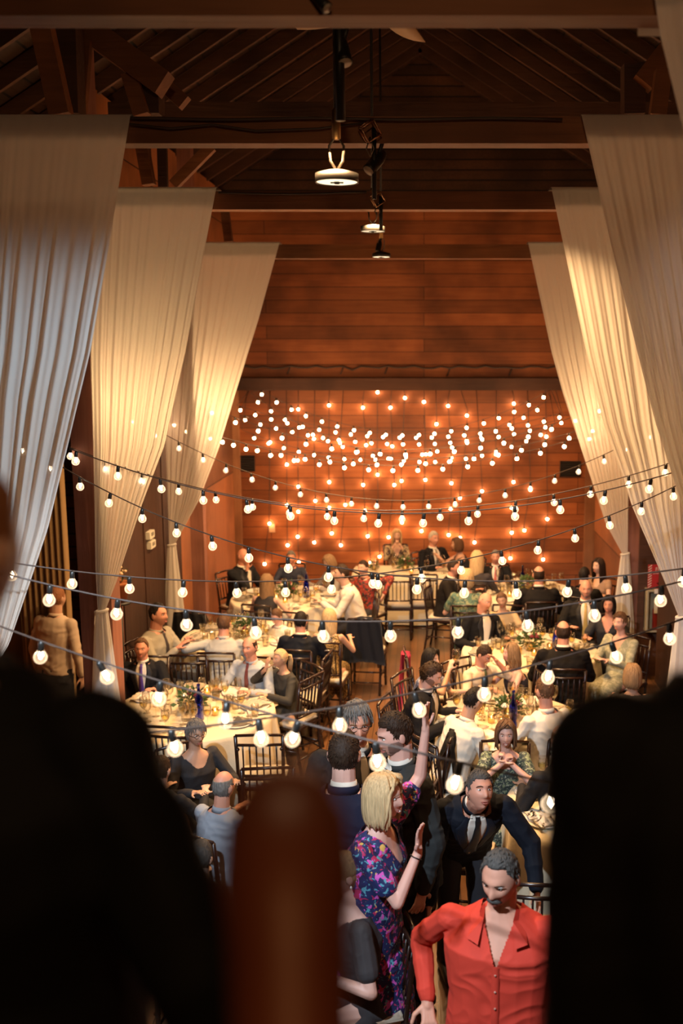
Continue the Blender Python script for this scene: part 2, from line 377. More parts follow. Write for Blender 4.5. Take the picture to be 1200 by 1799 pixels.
# truss struts
TR = [((70, 28), (108, 203), .14, 6.3, .12), ((118, 0), (125, 203), .20, 6.6, .14), ((138, 40), (290, 150), .22, 6.9, .16), ((290, 150), (325, 182), .12, 7.3, .1),
      ((228, 130), (250, 203), .11, 6.9, .1), ((265, 150), (266, 203), .2, 7.0, .14), ((150, 70), (140, 200), .08, 6.8, .08),
      ((372, 257), (305, 325), .07, 9.2, .09), ((250, 257), (262, 325), .10, 8.9, .1), ((285, 257), (287, 330), .05, 9.0, .08), ((395, 370), (402, 425), .06, 12.6, .1),
      ((1180, 80), (1128, 148), .17, 6.9, .14), ((1112, 115), (1112, 203), .17, 7.0, .14), ((1165, 125), (1155, 203), .10, 6.6, .1)]
for i, (a, b, w_, y, d) in enumerate(TR):
    bm = bmesh.new(); A = at(*a, Y=y); B = at(*b, Y=y); bar(bm, A, B, d, w_ * y / 7 * .8, up=(0, 1, 0))
    tag(obj('roof_strut', bm, W_DARK if i in (1, 5, 9, 12) else W_BEAM, smooth=False),
        ['slender slanting strut at the top left corner', 'thick upright dark timber at top left', 'heavy diagonal brace sloping down right at top left', 'lower thin end of the heavy diagonal brace',
         'short slanting strut under the heavy diagonal brace', 'dark upright block below the end of the diagonal brace', 'thin dark strut beside the thick upright at top left',
         'thin diagonal strut below the second tie beam at left', 'small slanting strut below the second tie beam at far left', 'small upright stud below the second tie beam at left',
         'small stud under the third tie beam at left', 'diagonal brace at the top right beside the nearest drape', 'dark upright timber at top right', 'slanting short strut at the far top right'][i], 'strut')
# vents, wall plates, thermostats
for (a, b, c, d), lb in (((411, 800, 448, 828), 'dark square vent on the plank wall at left of the bulbs'), ((984, 810, 1020, 838), 'dark square vent on the plank wall at right of the bulbs')):
    A = at(a, b, Y=YW - .02); B = at(c, d, Y=YW - .02)
    t = thing('wall_vent', lb, 'vent', ((A.x + B.x) / 2, YW, B.z))
    wd, ht = (B.x - A.x) / 2, A.z - B.z
    bm = bmesh.new(); box(bm, -wd, wd, -.03, 0, 0, .02); box(bm, -wd, wd, -.03, 0, ht - .02, ht); box(bm, -wd, -wd + .02, -.03, 0, 0, ht); box(bm, wd - .02, wd, -.03, 0, 0, ht); obj('vent_frame', bm, M_BLACK, t, False)
    bm = bmesh.new()
    for k in range(6): bar(bm, (-wd + .02, -.012, .03 + k * (ht - .06) / 5), (wd - .02, -.012, .03 + k * (ht - .06) / 5), .02, .006, up=(0, .6, 1))
    box(bm, -wd, wd, -.004, -.001, 0, ht); obj('louvre', bm, M_BLACK, t, False)
A = at(478, 928, Y=YW - .01)
bm = bmesh.new(); box(bm, A.x - .05, A.x + .05, YW - .015, YW, A.z - .07, A.z + .07); bmesh.ops.bevel(bm, geom=bm.edges[:], offset=.006, segments=2)
tag(obj('outlet_plate', bm, mat('plate_plastic', (.75, .45, .25), .5), smooth=False), 'small pale outlet plate on the plank wall at left', 'outlet plate')
for k, (px, py, lb) in enumerate(((260, 938, 'upper white thermostat on the dark panel at left'), (262, 955, 'lower white thermostat box on the dark panel at left'))):
    A = at(px, py, x=XL + .05)
    t = thing('thermostat', lb, 'thermostat', A)
    bm = bmesh.new(); box(bm, 0, .05, -.10, .10, -.05, .035); bmesh.ops.bevel(bm, geom=bm.edges[:], offset=.008, segments=2); obj('housing', bm, mat('thermostat_plastic', (.75, .72, .6), .5), t, False)
    bm = bmesh.new(); box(bm, .05, .054, -.04, .05, -.02, .02); obj('display', bm, mat('lcd', (.2, .2, .15), .3), t, False)

# ================================================================ DRAPES
M_DRAPE = sheer('sheer_white_drape', (.88, .84, .78), .48)
def interp(poly, y):
    if y <= poly[0][1]: a, b = poly[0], poly[1]
    elif y >= poly[-1][1]: a, b = poly[-2], poly[-1]
    else:
        for a, b in zip(poly, poly[1:]):
            if a[1] <= y <= b[1]: break
    t = (y - a[1]) / (b[1] - a[1]); return a[0] + (b[0] - a[0]) * t
def drape(label, Y, inner, outer, ytop, ygather, ytail, tailx, seed):
    NU, NT = 150, 90; rnd = random.Random(seed)
    ph = [rnd.uniform(0, 6.28) for _ in range(6)]
    bm = bmesh.new(); rows = []
    for j in range(NT + 1):
        t = j / NT; py = ytop + (ygather - ytop) * t
        xi, xo = interp(inner, py), interp(outer, py)
        a = at(xi, py, Y=Y); b = at(xo, py, Y=Y)
        wdt = abs(b.x - a.x); row = []
        fold = .003 + .021 * min(1, t * 1.6) * min(1, wdt / .35)
        for i in range(NU + 1):
            u = i / NU
            uu = u + .015 * math.sin(u * 9 + ph[0]) + .01 * math.sin(u * 23 + ph[1])
            f = math.sin(2 * PI * 11 * uu + ph[2]) * .55 + math.sin(2 * PI * 23 * uu + ph[3] + t) * .28 + math.sin(2 * PI * 5 * uu + ph[4]) * .35
            x = a.x + (b.x - a.x) * u
            row.append(bm.verts.new((x, Y + fold * f - .02 * math.sin(PI * t), a.z)))
        rows.append(row)
    for r0, r1 in zip(rows, rows[1:]):
        for i in range(NU): bm.faces.new((r0[i], r0[i + 1], r1[i + 1], r1[i]))
    # return over the top of the beam and short layer down its back
    back = []
    for dy, dz in ((.03, .015), (.19, .015), (.20, -.05), (.20, -.12)):
        back.append([bm.verts.new((v.co.x, Y + dy, v.co.z + dz)) for v in rows[0]])
    prev = rows[0]
    for r in back:
        for i in range(NU): bm.faces.new((prev[i + 1], prev[i], r[i], r[i + 1]))
        prev = r
    t = thing('drape', label, 'drape', (0, Y, 0))
    for v in bm.verts: v.co.y -= Y
    obj('fabric', bm, M_DRAPE, t)
    g = at((interp(inner, ygather) + interp(outer, ygather)) / 2, ygather, Y=Y)
    if tailx is not None:
        bm = bmesh.new(); prev = None; e = at(tailx, ytail, Y=Y)
        for j in range(30):
            k = j / 29; zz = g.z + (.02 - g.z) * k; cxx = g.x + (e.x - g.x) * k
            rw = .035 + .085 * min(1, k * 1.5 + .1); ring = []
            for i in range(48):
                an = 2 * PI * i / 48; rr = rw * (1 + .22 * math.sin(an * 7 + ph[1]) + .1 * math.sin(an * 13))
                ring.append(bm.verts.new((cxx + rr * math.cos(an), rr * .55 * math.sin(an), zz)))
            if prev:
                for i in range(48): bm.faces.new((prev[i], prev[(i + 1) % 48], ring[(i + 1) % 48], ring[i]))
            prev = ring
        obj('drape_tail', bm, M_DRAPE, t)
        bm = bmesh.new(); tube(bm, [(g.x + .05 * math.cos(a), .035 * math.sin(a), g.z + .01 * math.cos(a)) for a in [k * PI / 8 for k in range(17)]], .012, 6, cap=False)
        obj('tieback', bm, M_DRAPE, t)
drape('nearest sheer white drape on the left, washed with bluish light', YB[1] - .05,
      [(229, 204), (195, 420), (161, 620), (122, 784), (87, 928), (56, 1020), (18, 1130), (-30, 1210)], [(-130, 204), (-125, 700), (-90, 1000), (-62, 1210)], 204, 1200, 1500, -45, 1)
drape('middle sheer white drape on the left, glowing warm at mid height', YB[2] - .05,
      [(380, 331), (327, 620), (290, 784), (252, 882), (206, 1019), (184, 1075)], [(163, 331), (160, 640), (165, 800), (168, 1000), (172, 1075)], 331, 1073, 1240, 187, 2)
drape('farthest sheer white drape on the left, beside the plank wall', YB[3] - .05,
      [(491, 427), (455, 560), (418, 680), (385, 788), (350, 879), (306, 958)], [(292, 427), (292, 788), (297, 958)], 427, 957, 1110, 308, 3)
drape('nearest sheer white drape sliver in the top right corner', YB[0] - .05,
      [(1143, -60), (1158, 60), (1200, 240), (1300, 640), (1400, 1000)], [(1560, -60), (1540, 600), (1420, 1000)], -40, 1000, 1500, None, 4)
drape('large sheer white drape on the right, hung from the second beam', YB[1] - .05,
      [(1022, 204), (1070, 420), (1118, 620), (1148, 738), (1200, 900), (1262, 1080)], [(1345, 204), (1340, 700), (1290, 1080)], 204, 1080, 1500, 1285, 5)
drape('middle sheer white drape on the right, glowing warm at mid height', YB[2] - .05,
      [(969, 331), (1029, 620), (1060, 745), (1096, 842), (1109, 887), (1167, 1020), (1193, 1085)], [(1222, 331), (1222, 800), (1206, 1085)], 331, 1083, 1240, 1196, 6)
drape('farthest sheer white drape on the right, beside the plank wall', YB[3] - .05,
      [(928, 427), (969, 620), (989, 693), (1038, 842), (1064, 920), (1094, 974)], [(1108, 427), (1105, 800), (1103, 974)], 427, 973, 1080, 1093, 7)
# side curtain in the aisle
bm = bmesh.new(); prev = None
for j in range(12):
    row = [bm.verts.new((-4.0 + .5 * i / 40, 9.6 + .03 * math.sin(i * 1.3), 2.9 - 2.895 * j / 11)) for i in range(41)]
    if prev:
        for i in range(40): bm.faces.new((prev[i], prev[i + 1], row[i + 1], row[i]))
    prev = row
tag(obj('side_curtain', bm, mat('tan_curtain', (.35, .22, .10), .9)), 'tan curtain hanging in the side opening behind the white shirted person', 'curtain')

# ================================================================ BULB STRINGS
def near_bulb_mesh():
    bm = bmesh.new()
    prof = [(.0115, -.030), (.0125, -.036), (.017, -.043)] + [(.0265 * math.cos(R(a)), -.066 + .0265 * math.sin(R(a))) for a in range(45, -91, -15)]
    prof[-1] = (0, prof[-1][1]); lathe(bm, prof, seg=14)
    for k in range(3): tube(bm, [(.006 * math.cos(k * 2.1), .006 * math.sin(k * 2.1), -.040), (.011 * math.cos(k * 2.1 + .5), .011 * math.sin(k * 2.1 + .5), -.060), (0.004, .0, -.076)], .0018, 4, mat=1)
    ell(bm, (0, 0, -.062), (.007, .007, .011), seg=8, rings=5, mat=1)
    me = bpy.data.meshes.new('bulb'); bm.to_mesh(me); bm.free(); me.polygons.foreach_set('use_smooth', [True] * len(me.polygons))
    me.materials.append(M_BULBGLASS); me.materials.append(M_FIL); return me
def far_bulb_mesh():
    bm = bmesh.new(); bmesh.ops.create_icosphere(bm, subdivisions=2, radius=.0225, matrix=Matrix.Translation((0, 0, -.058)))
    me = bpy.data.meshes.new('bulb'); bm.to_mesh(me); bm.free(); me.polygons.foreach_set('use_smooth', [True] * len(me.polygons)); me.materials.append(M_WALLBULB); return me
def socket_mesh():
    bm = bmesh.new(); lathe(bm, [(0, .006), (.007, .006), (.010, 0), (.0125, -.004), (.0125, -.036), (.010, -.038), (0, -.038)], seg=10)
    me = bpy.data.meshes.new('socket'); bm.to_mesh(me); bm.free(); me.polygons.foreach_set('use_smooth', [True] * len(me.polygons)); me.materials.append(M_SOCKET); return me
NB, FB, SK = near_bulb_mesh(), far_bulb_mesh(), socket_mesh()
def hang(root, base, p, near, tilt=.15):
    s = bpy.data.objects.new('socket', SK); C.objects.link(s); s.parent = root; s.location = p - base
    s.rotation_euler = (random.uniform(-tilt, tilt), random.uniform(-tilt, tilt), random.uniform(0, 6))
    b = bpy.data.objects.new('bulb', NB if near else FB); C.objects.link(b); b.parent = s
def string_light(label, P0, P1, sag, spacing, phase, near, rc=.0042, group=None, tilt=.15, tails=False):
    N = 60; pts = [P0.lerp(P1, k / N) + V((0, 0, -4 * sag * (k / N) * (1 - k / N))) for k in range(N + 1)]
    base = P0.copy()
    t = thing('string_light', label, 'string light', base, 0, group)
    full = ([V((P0.x, YW - .1, LEDGE_Z))] + pts + [V((P1.x, YW - .1, LEDGE_Z))]) if tails else pts
    bm = bmesh.new(); tube(bm, [p - base for p in full], rc, 5); obj('cable', bm, M_CABLE, t)
    acc = 0; nxt = phase
    for a, b in zip(pts, pts[1:]):
        L = (b - a).length
        while acc + L >= nxt:
            hang(t, base, a.lerp(b, (nxt - acc) / L) - V((0, 0, rc)), near, tilt); nxt += spacing
        acc += L
def cross(label, l, r, mid, spacing, phase, near=True, **k):
    P0 = at(l[0], l[1], Y=l[2]); P1 = at(r[0], r[1], Y=r[2])
    # find the parameter whose pixel column is mid[0]
    best = None
    for i in range(1, 100):
        q = P0.lerp(P1, i / 100); px = CX + FPX * q.x / (q.y * math.cos(PITCH) + (HC - q.z) * math.sin(PITCH))
        if best is None or abs(px - mid[0]) < best[0]: best = (abs(px - mid[0]), i / 100, q)
    _, t, q = best; m = at(mid[0], mid[1], Y=q.y); sag = (q.z - m.z) / (4 * t * (1 - t))
    string_light(label, P0, P1, sag, spacing, phase, near, **k)
S = .30
cross('bulb string falling from upper left at 0,745 and flattening toward the right edge', (-60, 705, 7.3), (1260, 990, 4.6), (620, 1001, 0), S, .05)
cross('bulb string rising to the upper right edge, mirror of the long left one', (-60, 975, 4.9), (1260, 815, 7.3), (697, 1003, 0), S, .22)
cross('near bulb string crossing level below the far guests, wide bulb spacing', (-70, 985, 4.25), (1260, 1005, 4.25), (640, 1092, 0), S, .10)
cross('nearest bulb string sloping down to the right over the front tables', (-40, 1085, 3.9), (1010, 1385, 2.75), (408, 1236, 0), S, .06, tilt=.35)
cross('nearest bulb string rising to the right edge over the front tables', (230, 1290, 3.1), (1260, 1065, 4.2), (660, 1230, 0), S, .13, tilt=.3)
cross('upper of the paired bulb strings starting at the large left post', (118, 784, 7.9), (1215, 800, 7.7), (640, 896, 0), S, .03)
cross('lower of the paired bulb strings starting at the large left post', (122, 788, 6.7), (1215, 820, 6.4), (690, 902, 0), S, .05)
cross('bulb string from high on the large left post to the right drape', (186, 700, 10.1), (1250, 690, 10.1), (660, 878, 0), S * .88, .05)
cross('bulb string crossing just below the dense swags on the plank wall', (300, 735, 12.0), (1065, 752, 12.0), (700, 818, 0), S, .05, near=False)
cross('bulb string dipping over the left farthest drape, upper one', (315, 690, 12.0), (1055, 712, 12.0), (700, 790, 0), S, .12, near=False)
cross('bulb string dipping over the left farthest drape, lower one', (300, 740, 12.3), (1050, 745, 12.3), (690, 808, 0), S, .2, near=False)
for k, (l, r, m) in enumerate((((459, 686), (968, 684), (715, 758)), ((416, 712), (985, 726), (700, 762)), ((420, 728), (990, 735), (714, 774)),
                               ((440, 690), (975, 745), (640, 790)), ((425, 755), (968, 700), (800, 778)))):
    cross('swagged bulb string in front of the plank wall, %s of five' % ('topmost', 'second', 'third', 'fourth', 'lowest')[k], (l[0], l[1], 15.2 + k * .2), (r[0], r[1], 15.2 + k * .2), (m[0], m[1], 0), .25, .05 * k, near=False, tails=True)
WB = [(578,711),(637,715),(686,715),(663,688),(711,698),(524,718),(474,776),(523,808),(504,815),(578,846),(638,851),(693,851),(705,844),(663,833),(524,854),(554,879),(607,886),(524,898),(473,919),
      (523,942),(583,936),(646,941),(505,957),(552,952),(599,957),(667,977),(683,943),(465,990),(525,987),(651,988),(706,917),(598,777),(689,783),(643,781),(552,770),(578,891),(504,886),(641,896),
      (745,705),(787,712),(903,708),(821,729),(767,744),(747,842),(793,848),(847,862),(902,846),(932,860),(808,874),(792,893),(899,891),(740,932),(788,939),(834,952),(808,944),(899,935),(921,931),(962,911),
      (897,980),(954,982),(748,797),(793,803),(960,766),(871,797),(820,773)]
cords = [474, 503, 524, 553, 579, 603, 640, 665, 688, 709, 745, 766, 790, 810, 837, 872, 900, 927, 958]
ordn = ['first', 'second', 'third', 'fourth', 'fifth', 'sixth', 'seventh', 'eighth', 'ninth', 'tenth', 'eleventh', 'twelfth', 'thirteenth', 'fourteenth', 'fifteenth', 'sixteenth', 'seventeenth', 'eighteenth', 'nineteenth']
byc = {i: [] for i in range(len(cords))}
for p in WB: byc[min(range(len(cords)), key=lambda i: abs(cords[i] - p[0]))].append(p)
for i, cx in enumerate(cords):
    Yc = YW - .07; top = at(cx, 686, Y=Yc); ps = sorted(byc[i], key=lambda q: q[1]) or [(cx, 830)]
    pts = [top]
    t = thing('bulb_cord', '%s hanging bulb cord from the left on the plank wall' % ordn[i], 'string light', top)
    for q in ps:
        P = at(q[0], q[1] - 5, Y=Yc); pts += [V((P.x, Yc, P.z + .04)), V((P.x, Yc, P.z))]; hang(t, top, P, False, .08)
    low = pts[-1]
    bm = bmesh.new(); tube(bm, [p - top for p in pts], .006, 5); obj('cable', bm, M_CABLE, t)

# ================================================================ CEILING RIG: discs, spotlights, pole
def pendant(label, px, py, Y, rad, ztop, lit):
    c = at(px, py, Y=Y); t = thing('pendant_lamp', label, 'lamp', c)
    bm = bmesh.new(); lathe(bm, [(0, .055), (rad * .5, .055), (rad, .04), (rad, 0), (rad * .96, 0), (rad * .96, .012), (0, .012)], seg=28); obj('housing', bm, M_BLACK, t)
    bm = bmesh.new(); lathe(bm, [(0, .004), (rad * .94, .004), (rad * .94, .01), (0, .01)], seg=28)
    obj('diffuser', bm, emitter('downlight_diffuser_%d' % lit, (1.0, .74, .45), lit), t, False)
    bm = bmesh.new(); box(bm, -.012, .012, -.012, .012, -.006, .004); bar(bm, (-rad * .3, 0, 0), (rad * .3, 0, 0), .008, .006); obj('hub', bm, M_BLACK, t)
    bm = bmesh.new(); tube(bm, [(-.0, 0, .055), (-.03, 0, .10), (-.035, 0, .17), (0, 0, .22), (.035, 0, .17), (.03, 0, .10), (0, 0, .055)], .007, 6); obj('shackle', bm, M_STEEL, t)
    bm = bmesh.new(); tube(bm, [(0, 0, .21), (0, 0, ztop - c.z)], .012, 8); obj('hanging_rod', bm, M_BLACK, t)
    bm = bmesh.new(); lathe(bm, [(0, .20), (.02, .20), (.022, .33), (.014, .34), (0, .34)], seg=10); obj('turnbuckle', bm, mat('brass_rig', (.4, .26, .12), .4, metal=1), t)
pendant('round hanging downlight with glowing underside in front of the second beam', 592, 321, 5.0, .105, 8.4, 2)
pendant('small black double disc light hanging below the third beam', 655, 407, 8.4, .10, 8.4, 1)
pendant('smallest round hanging light just in front of the farthest beam', 670, 452, 11.2, .10, 8.4, 2)
def spot(label, px, py, Y, ax, rad=.035, L=.13):
    c = at(px, py, Y=Y); t = thing('spotlight', label, 'spotlight', c); d = V(ax).normalized()
    bm = bmesh.new(); tube(bm, [-d * L, -d * L * .6, V((0, 0, 0)), d * .012], rad, 12, rs=[rad * .6, rad, rad, rad * 1.04]); obj('lamp_housing', bm, M_BLACK, t)
    bm = bmesh.new(); tube(bm, [d * .010, d * .016], rad * .85, 12); obj('lens', bm, mat('lens_glass', (.5, .4, .3), .2), t)
    bm = bmesh.new(); bar(bm, -d * L * .5, -d * L * .5 + V((.04, 0, .12)), .01, .02); obj('yoke', bm, M_BLACK, t)
spot('black can spotlight clamped to the pole below the second beam', 650, 297, YB[1] - .012, (-.6, -.5, -.8))
spot('black can spotlight on the big near pole above the second beam', 605, 106, 4.6, (.25, -.4, -1))
spot('little black spotlight above the smallest round hanging light', 664, 440, 11.2, (-.2, -.3, -1), .03, .12)
spot('tan tipped lamp poking down at the very top left of the pole', 571, 10, 3.46, (.6, -.3, -.7), .02, .2)
def pole(label, px, y0, y1, Y, r):
    a = at(px, y0, Y=Y); b = at(px, y1, Y=Y); bm = bmesh.new(); tube(bm, [(a.x, Y, a.z), (a.x, Y, b.z)], r, 10)
    tag(obj('rigging_pole', bm, M_BLACK), label, 'pole')
pole('thick black rigging pole running down from the top edge', 595, -40, 212, 4.6, .022)
pole('thin black pole hanging from the second beam', 657, 225, 350, YB[1] - .012, .013)
pole('thin black pole hanging from the third beam', 669, 345, 405, YB[2] - .014, .015)
for lb, px, py, Y in (('wire cage clamp at the top of the thin pole on the second beam', 650, 230, YB[1] - .05), ('metal clamp and chain at the third beam', 663, 350, YB[2] - .05)):
    c = at(px, py, Y=Y); t = thing('cage_clamp', lb, 'clamp', c); bm = bmesh.new(); rot = Euler((.3, -.6, .2)).to_matrix(); s = .04
    cs = [rot @ V((i * s, j * s * .6, k * s)) for i in (-1, 1) for j in (-1, 1) for k in (-1, 1)]
    for a in range(8):
        for b in range(a + 1, 8):
            if bin(a ^ b).count('1') == 1: tube(bm, [cs[a], cs[b]], .004, 5)
    tube(bm, [cs[0], cs[3]], .003, 5); tube(bm, [cs[4], cs[7]], .003, 5); obj('wire_cage', bm, mat('copper_wire', (.6, .35, .22), .35, metal=1), t)
    bm = bmesh.new(); tube(bm, [(0, 0, -.03), (-.02, 0, -.09), (0, 0, -.13), (.02, 0, -.09), (0, 0, -.03)], .004, 5); obj('chain_link', bm, M_STEEL, t)
# ceiling fan: two blades show under the first beam
c = at(668, 12, Y=6.2); t = thing('ceiling_fan', 'ceiling fan with pale curved blades behind the nearest beam', 'ceiling fan', c)
bm = bmesh.new(); lathe(bm, [(0, -.05), (.07, -.04), (.09, .02), (.05, .09), (0, .1)], seg=16); tube(bm, [(0, 0, .09), (0, 0, .9)], .015, 8); obj('motor', bm, M_BLACK, t)
for k in range(4):
    a = R(-35 + 90 * k + 12); d = V((math.cos(a), math.sin(a), 0)); s = V((-d.y, d.x, 0)); bm = bmesh.new(); prev = None
    for j in range(9):
        q = j / 8; wd = .035 + .05 * math.sin(PI * min(1, q * .95) ** .8); c0 = d * (.08 + .5 * q) + V((0, 0, -.05 * math.sin(q * 2)))
        r = [bm.verts.new(c0 - s * wd), bm.verts.new(c0 + s * wd + V((0, 0, .02))), bm.verts.new(c0 + s * wd + V((0, 0, .03))), bm.verts.new(c0 - s * wd + V((0, 0, .01)))]
        if prev:
            for i in range(4): bm.faces.new((prev[i], prev[(i + 1) % 4], r[(i + 1) % 4], r[i]))
        else: bm.faces.new(r[::-1])
        prev = r
    bm.faces.new(prev); obj('blade', bm, mat('pale_blade', (.55, .36, .2), .5), t)
# cable along the second beam
bm = bmesh.new(); y = YB[1] - .02
P = [at(px, py, Y=y) for px, py in ((228, 218), (300, 226), (373, 219), (450, 230), (560, 226), (640, 216))]
tube(bm, P, .006, 5); P = [at(px, 209 + 1.5 * math.sin(px * .02), Y=y) for px in range(228, 1021, 40)]; tube(bm, P, .008, 5)
tag(obj('beam_cable', bm, M_CABLE), 'thin black cable looped along the second tie beam', 'cable')
bm = bmesh.new(); P = [at(px, 338 + (3 if px < 600 else 1) * math.sin((px - 380) * .013), Y=YB[2] - .02) for px in range(384, 660, 20)]; tube(bm, P, .009, 5)
tag(obj('beam_cable', bm, M_CABLE), 'thin black cable looped along the third tie beam', 'cable')

# ================================================================ FIRE EXTINGUISHER CABINET AND SIGN
Yc = 11.75; a = at(1139, 994, Y=Yc); b = at(1173, 1108, Y=Yc)
t = thing('extinguisher_cabinet', 'pale cabinet holding a red fire extinguisher on the right wall', 'cabinet', ((a.x + b.x) / 2, Yc, at(0, 1108, Y=Yc).z), R(0))
wd = (b.x - a.x) / 2; zc = at(0, 1040, Y=Yc).z - b.z
bm = bmesh.new(); box(bm, -wd, wd, .12, .15, 0, zc); box(bm, -wd, -wd + .02, 0, .15, 0, zc); box(bm, wd - .02, wd, 0, .15, 0, zc); box(bm, -wd, wd, 0, .15, -.02, 0); box(bm, -wd, wd, 0, .15, zc, zc + .02); obj('cabinet_body', bm, mat('cabinet_cream', (.42, .36, .24), .5), t, False)
bm = bmesh.new(); box(bm, -wd + .02, wd - .02, 0, .006, .01, zc); obj('door_pane', bm, M_GLASS, t, False)
bm = bmesh.new(); box(bm, -.045, .045, -.004, 0, zc * .45, zc * .78); obj('instruction_card', bm, mat('card_cream', (.7, .6, .4), .7), t, False)
t2 = thing('fire_extinguisher', 'red fire extinguisher inside the pale cabinet on the right wall', 'fire extinguisher', ((a.x + b.x) / 2, Yc + .07, b.z + .001))
bm = bmesh.new(); lathe(bm, [(0, 0), (.042, 0), (.045, .01), (.045, zc * .5), (.03, zc * .57), (.012, zc * .6), (0, zc * .6)], seg=14); obj('cylinder_body', bm, mat('extinguisher_red', (.35, .03, .02), .35), t2)
bm = bmesh.new(); box(bm, -.01, .03, -.01, .01, zc * .6, zc * .66); obj('valve_handle', bm, M_BLACK, t2)
s0 = at(1139, 992, Y=Yc - .01); s1 = at(1173, 1034, Y=Yc - .01)
t = thing('fire_sign', 'red and white striped fire extinguisher sign with a down arrow', 'sign', ((s0.x + s1.x) / 2, Yc - .01, s1.z)); wd = (s1.x - s0.x) / 2; hh = s0.z - s1.z
M_RED = mat('sign_red', (.42, .02, .02), .5); M_WHITE = mat('sign_white', (.8, .72, .62), .5)
bm = bmesh.new(); box(bm, -wd, wd, 0, .006, 0, hh); obj('sign_plate', bm, M_RED, t, False)
bm = bmesh.new()
for k in range(9):
    z = .01 + k * hh / 9.5; bar(bm, (-wd + .004, -.001, z), (-wd + .045, -.001, z + .03), .002, .008, up=(0, 0, 1))
obj('stripes', bm, M_WHITE, t, False)
bm = bmesh.new(); x0 = .02; vs = [bm.verts.new(p) for p in ((x0 - .013, -.002, .10), (x0 + .013, -.002, .10), (x0 + .013, -.002, .07), (x0 + .035, -.002, .07), (x0, -.002, .028), (x0 - .035, -.002, .07), (x0 - .013, -.002, .07))]; bm.faces.new(vs)
bmesh.ops.solidify(bm, geom=bm.faces[:], thickness=.001); obj('arrow', bm, M_WHITE, t, False)
def text(name, s, loc, size, m, parent, rot=(PI / 2, 0, 0)):
    cu = bpy.data.curves.new('txt', 'FONT'); cu.body = s; cu.size = size; cu.align_x = 'CENTER'; cu.extrude = .0005
    o = bpy.data.objects.new('txt', cu); C.objects.link(o); dg = bpy.context.evaluated_depsgraph_get(); dg.update()
    me = bpy.data.meshes.new_from_object(o.evaluated_get(dg)); bpy.data.objects.remove(o); me.materials.clear()
    r = link(name, me, m, parent); r.location = loc; r.rotation_euler = rot; return r
text('lettering', 'FIRE', (x0, -.002, hh - .075), .06, M_WHITE, t); text('lettering', 'EXTINGUISHER', (x0, -.002, hh - .115), .023, M_WHITE, t)
a = at(1150, 1035, Y=Yc - .02); b = at(1166, 1043, Y=Yc - .02)
bm = bmesh.new(); box(bm, a.x, b.x, Yc - .02, Yc - .014, b.z, a.z); tag(obj('name_plate', bm, M_WHITE, smooth=False), 'small white plate just under the red fire sign', 'plate')

# ================================================================ TERRACOTTA POT WITH FLOWERS (left wall)
c = at(211, 1057, Y=9.6); c.x = max(c.x, XL + .15)
t = thing('potted_plant', 'terracotta pot of small flowers on a stand by the left drape', 'potted plant', (c.x, 9.6, 0)); z = c.z
bm = bmesh.new(); tube(bm, [(0, 0, 0), (0, 0, z)], .02, 8); lathe(bm, [(0, 0), (.14, 0), (.14, .02), (0, .02)], seg=16); lathe(bm, [(0, z - .02), (.11, z - .02), (.11, z), (0, z)], seg=16); obj('stand', bm, M_BLACK, t)
bm = bmesh.new(); lathe(bm, [(0, z), (.065, z), (.095, z + .17), (.10, z + .17), (.10, z + .20), (.085, z + .20), (.08, z + .17), (0, z + .17)], seg=20); obj('pot', bm, mat('terracotta', (.42, .14, .05), .8), t)
bm = bmesh.new(); bf = bmesh.new()
for k in range(90):
    a = random.uniform(0, 6.28); r = random.uniform(0, .13); h = z + .18 + random.uniform(0, .2) - r * .5
    d = V((math.cos(a), math.sin(a), random.uniform(-.3, .8))).normalized(); p = V((r * math.cos(a), r * math.sin(a), h)); s, u = frame_of(d); L = .03
    vs = [bm.verts.new(q) for q in (p, p + d * L * .5 + s * L * .3, p + d * L, p + d * L * .5 - s * L * .3)]; bm.faces.new(vs)
for k in range(10):
    a = random.uniform(0, 6.28); r = random.uniform(0, .12); ell(bf, (r * math.cos(a), r * math.sin(a), z + .27 + random.uniform(0, .1)), (.018, .018, .014), seg=8, rings=5)
obj('foliage', bm, mat('dark_leaf', (.03, .06, .015), .6), t, False); obj('blossoms', bf, mat('pale_blossom', (.7, .5, .3), .7), t)
# ================================================================ PEOPLE
def sm(a, b, x):
    t = max(0, min(1, (x - a) / (b - a))); return t * t * (3 - 2 * t)
def g(x, s): return math.exp(-(x / s) ** 2)
def head_pt(d, fem=False, off=0.0):
    """d = unit direction, -y is the face; returns the point of the head surface (metres, head centre at 0)"""
    x, y, z = d.x * .076, d.y * .098, d.z * .120
    if z < 0:
        k = -z / .12
        x *= 1 - (.34 if not fem else .42) * k ** 1.6
        if y > 0: y *= 1 - .45 * k
    if y < 0:
        y = -abs(y) * (.93 if z > .05 else .95)
        f = min(1, (-y) / .05)
        nz = z
        prof = sm(.03, -.028, nz) * sm(-.046, -.030, nz)
        y -= f * (.026 if not fem else .021) * g(x, .0125 + .004 * prof) * prof
        y -= f * .006 * g(nz - .034, .012) * sm(.055, .03, abs(x)) * (.5 if fem else 1)
        y += f * .011 * (g(x - .031, .016) + g(x + .031, .016)) * g(nz - .012, .012)
        y -= f * .006 * (g(x - .042, .02) + g(x + .042, .02)) * g(nz + .022, .02)
        y -= f * .007 * g(x, .024) * (g(nz + .055, .007) + g(nz + .070, .008))
        y += f * .003 * g(x, .022) * g(nz + .0625, .003)
        y -= f * .012 * g(x, .022) * g(nz + .096, .016)
        y += f * .004 * g(x, .03) * g(nz + .08, .006)
    p = V((x, y, z))
    if off: p += V((d.x / .8, d.y, d.z)).normalized() * off
    return p
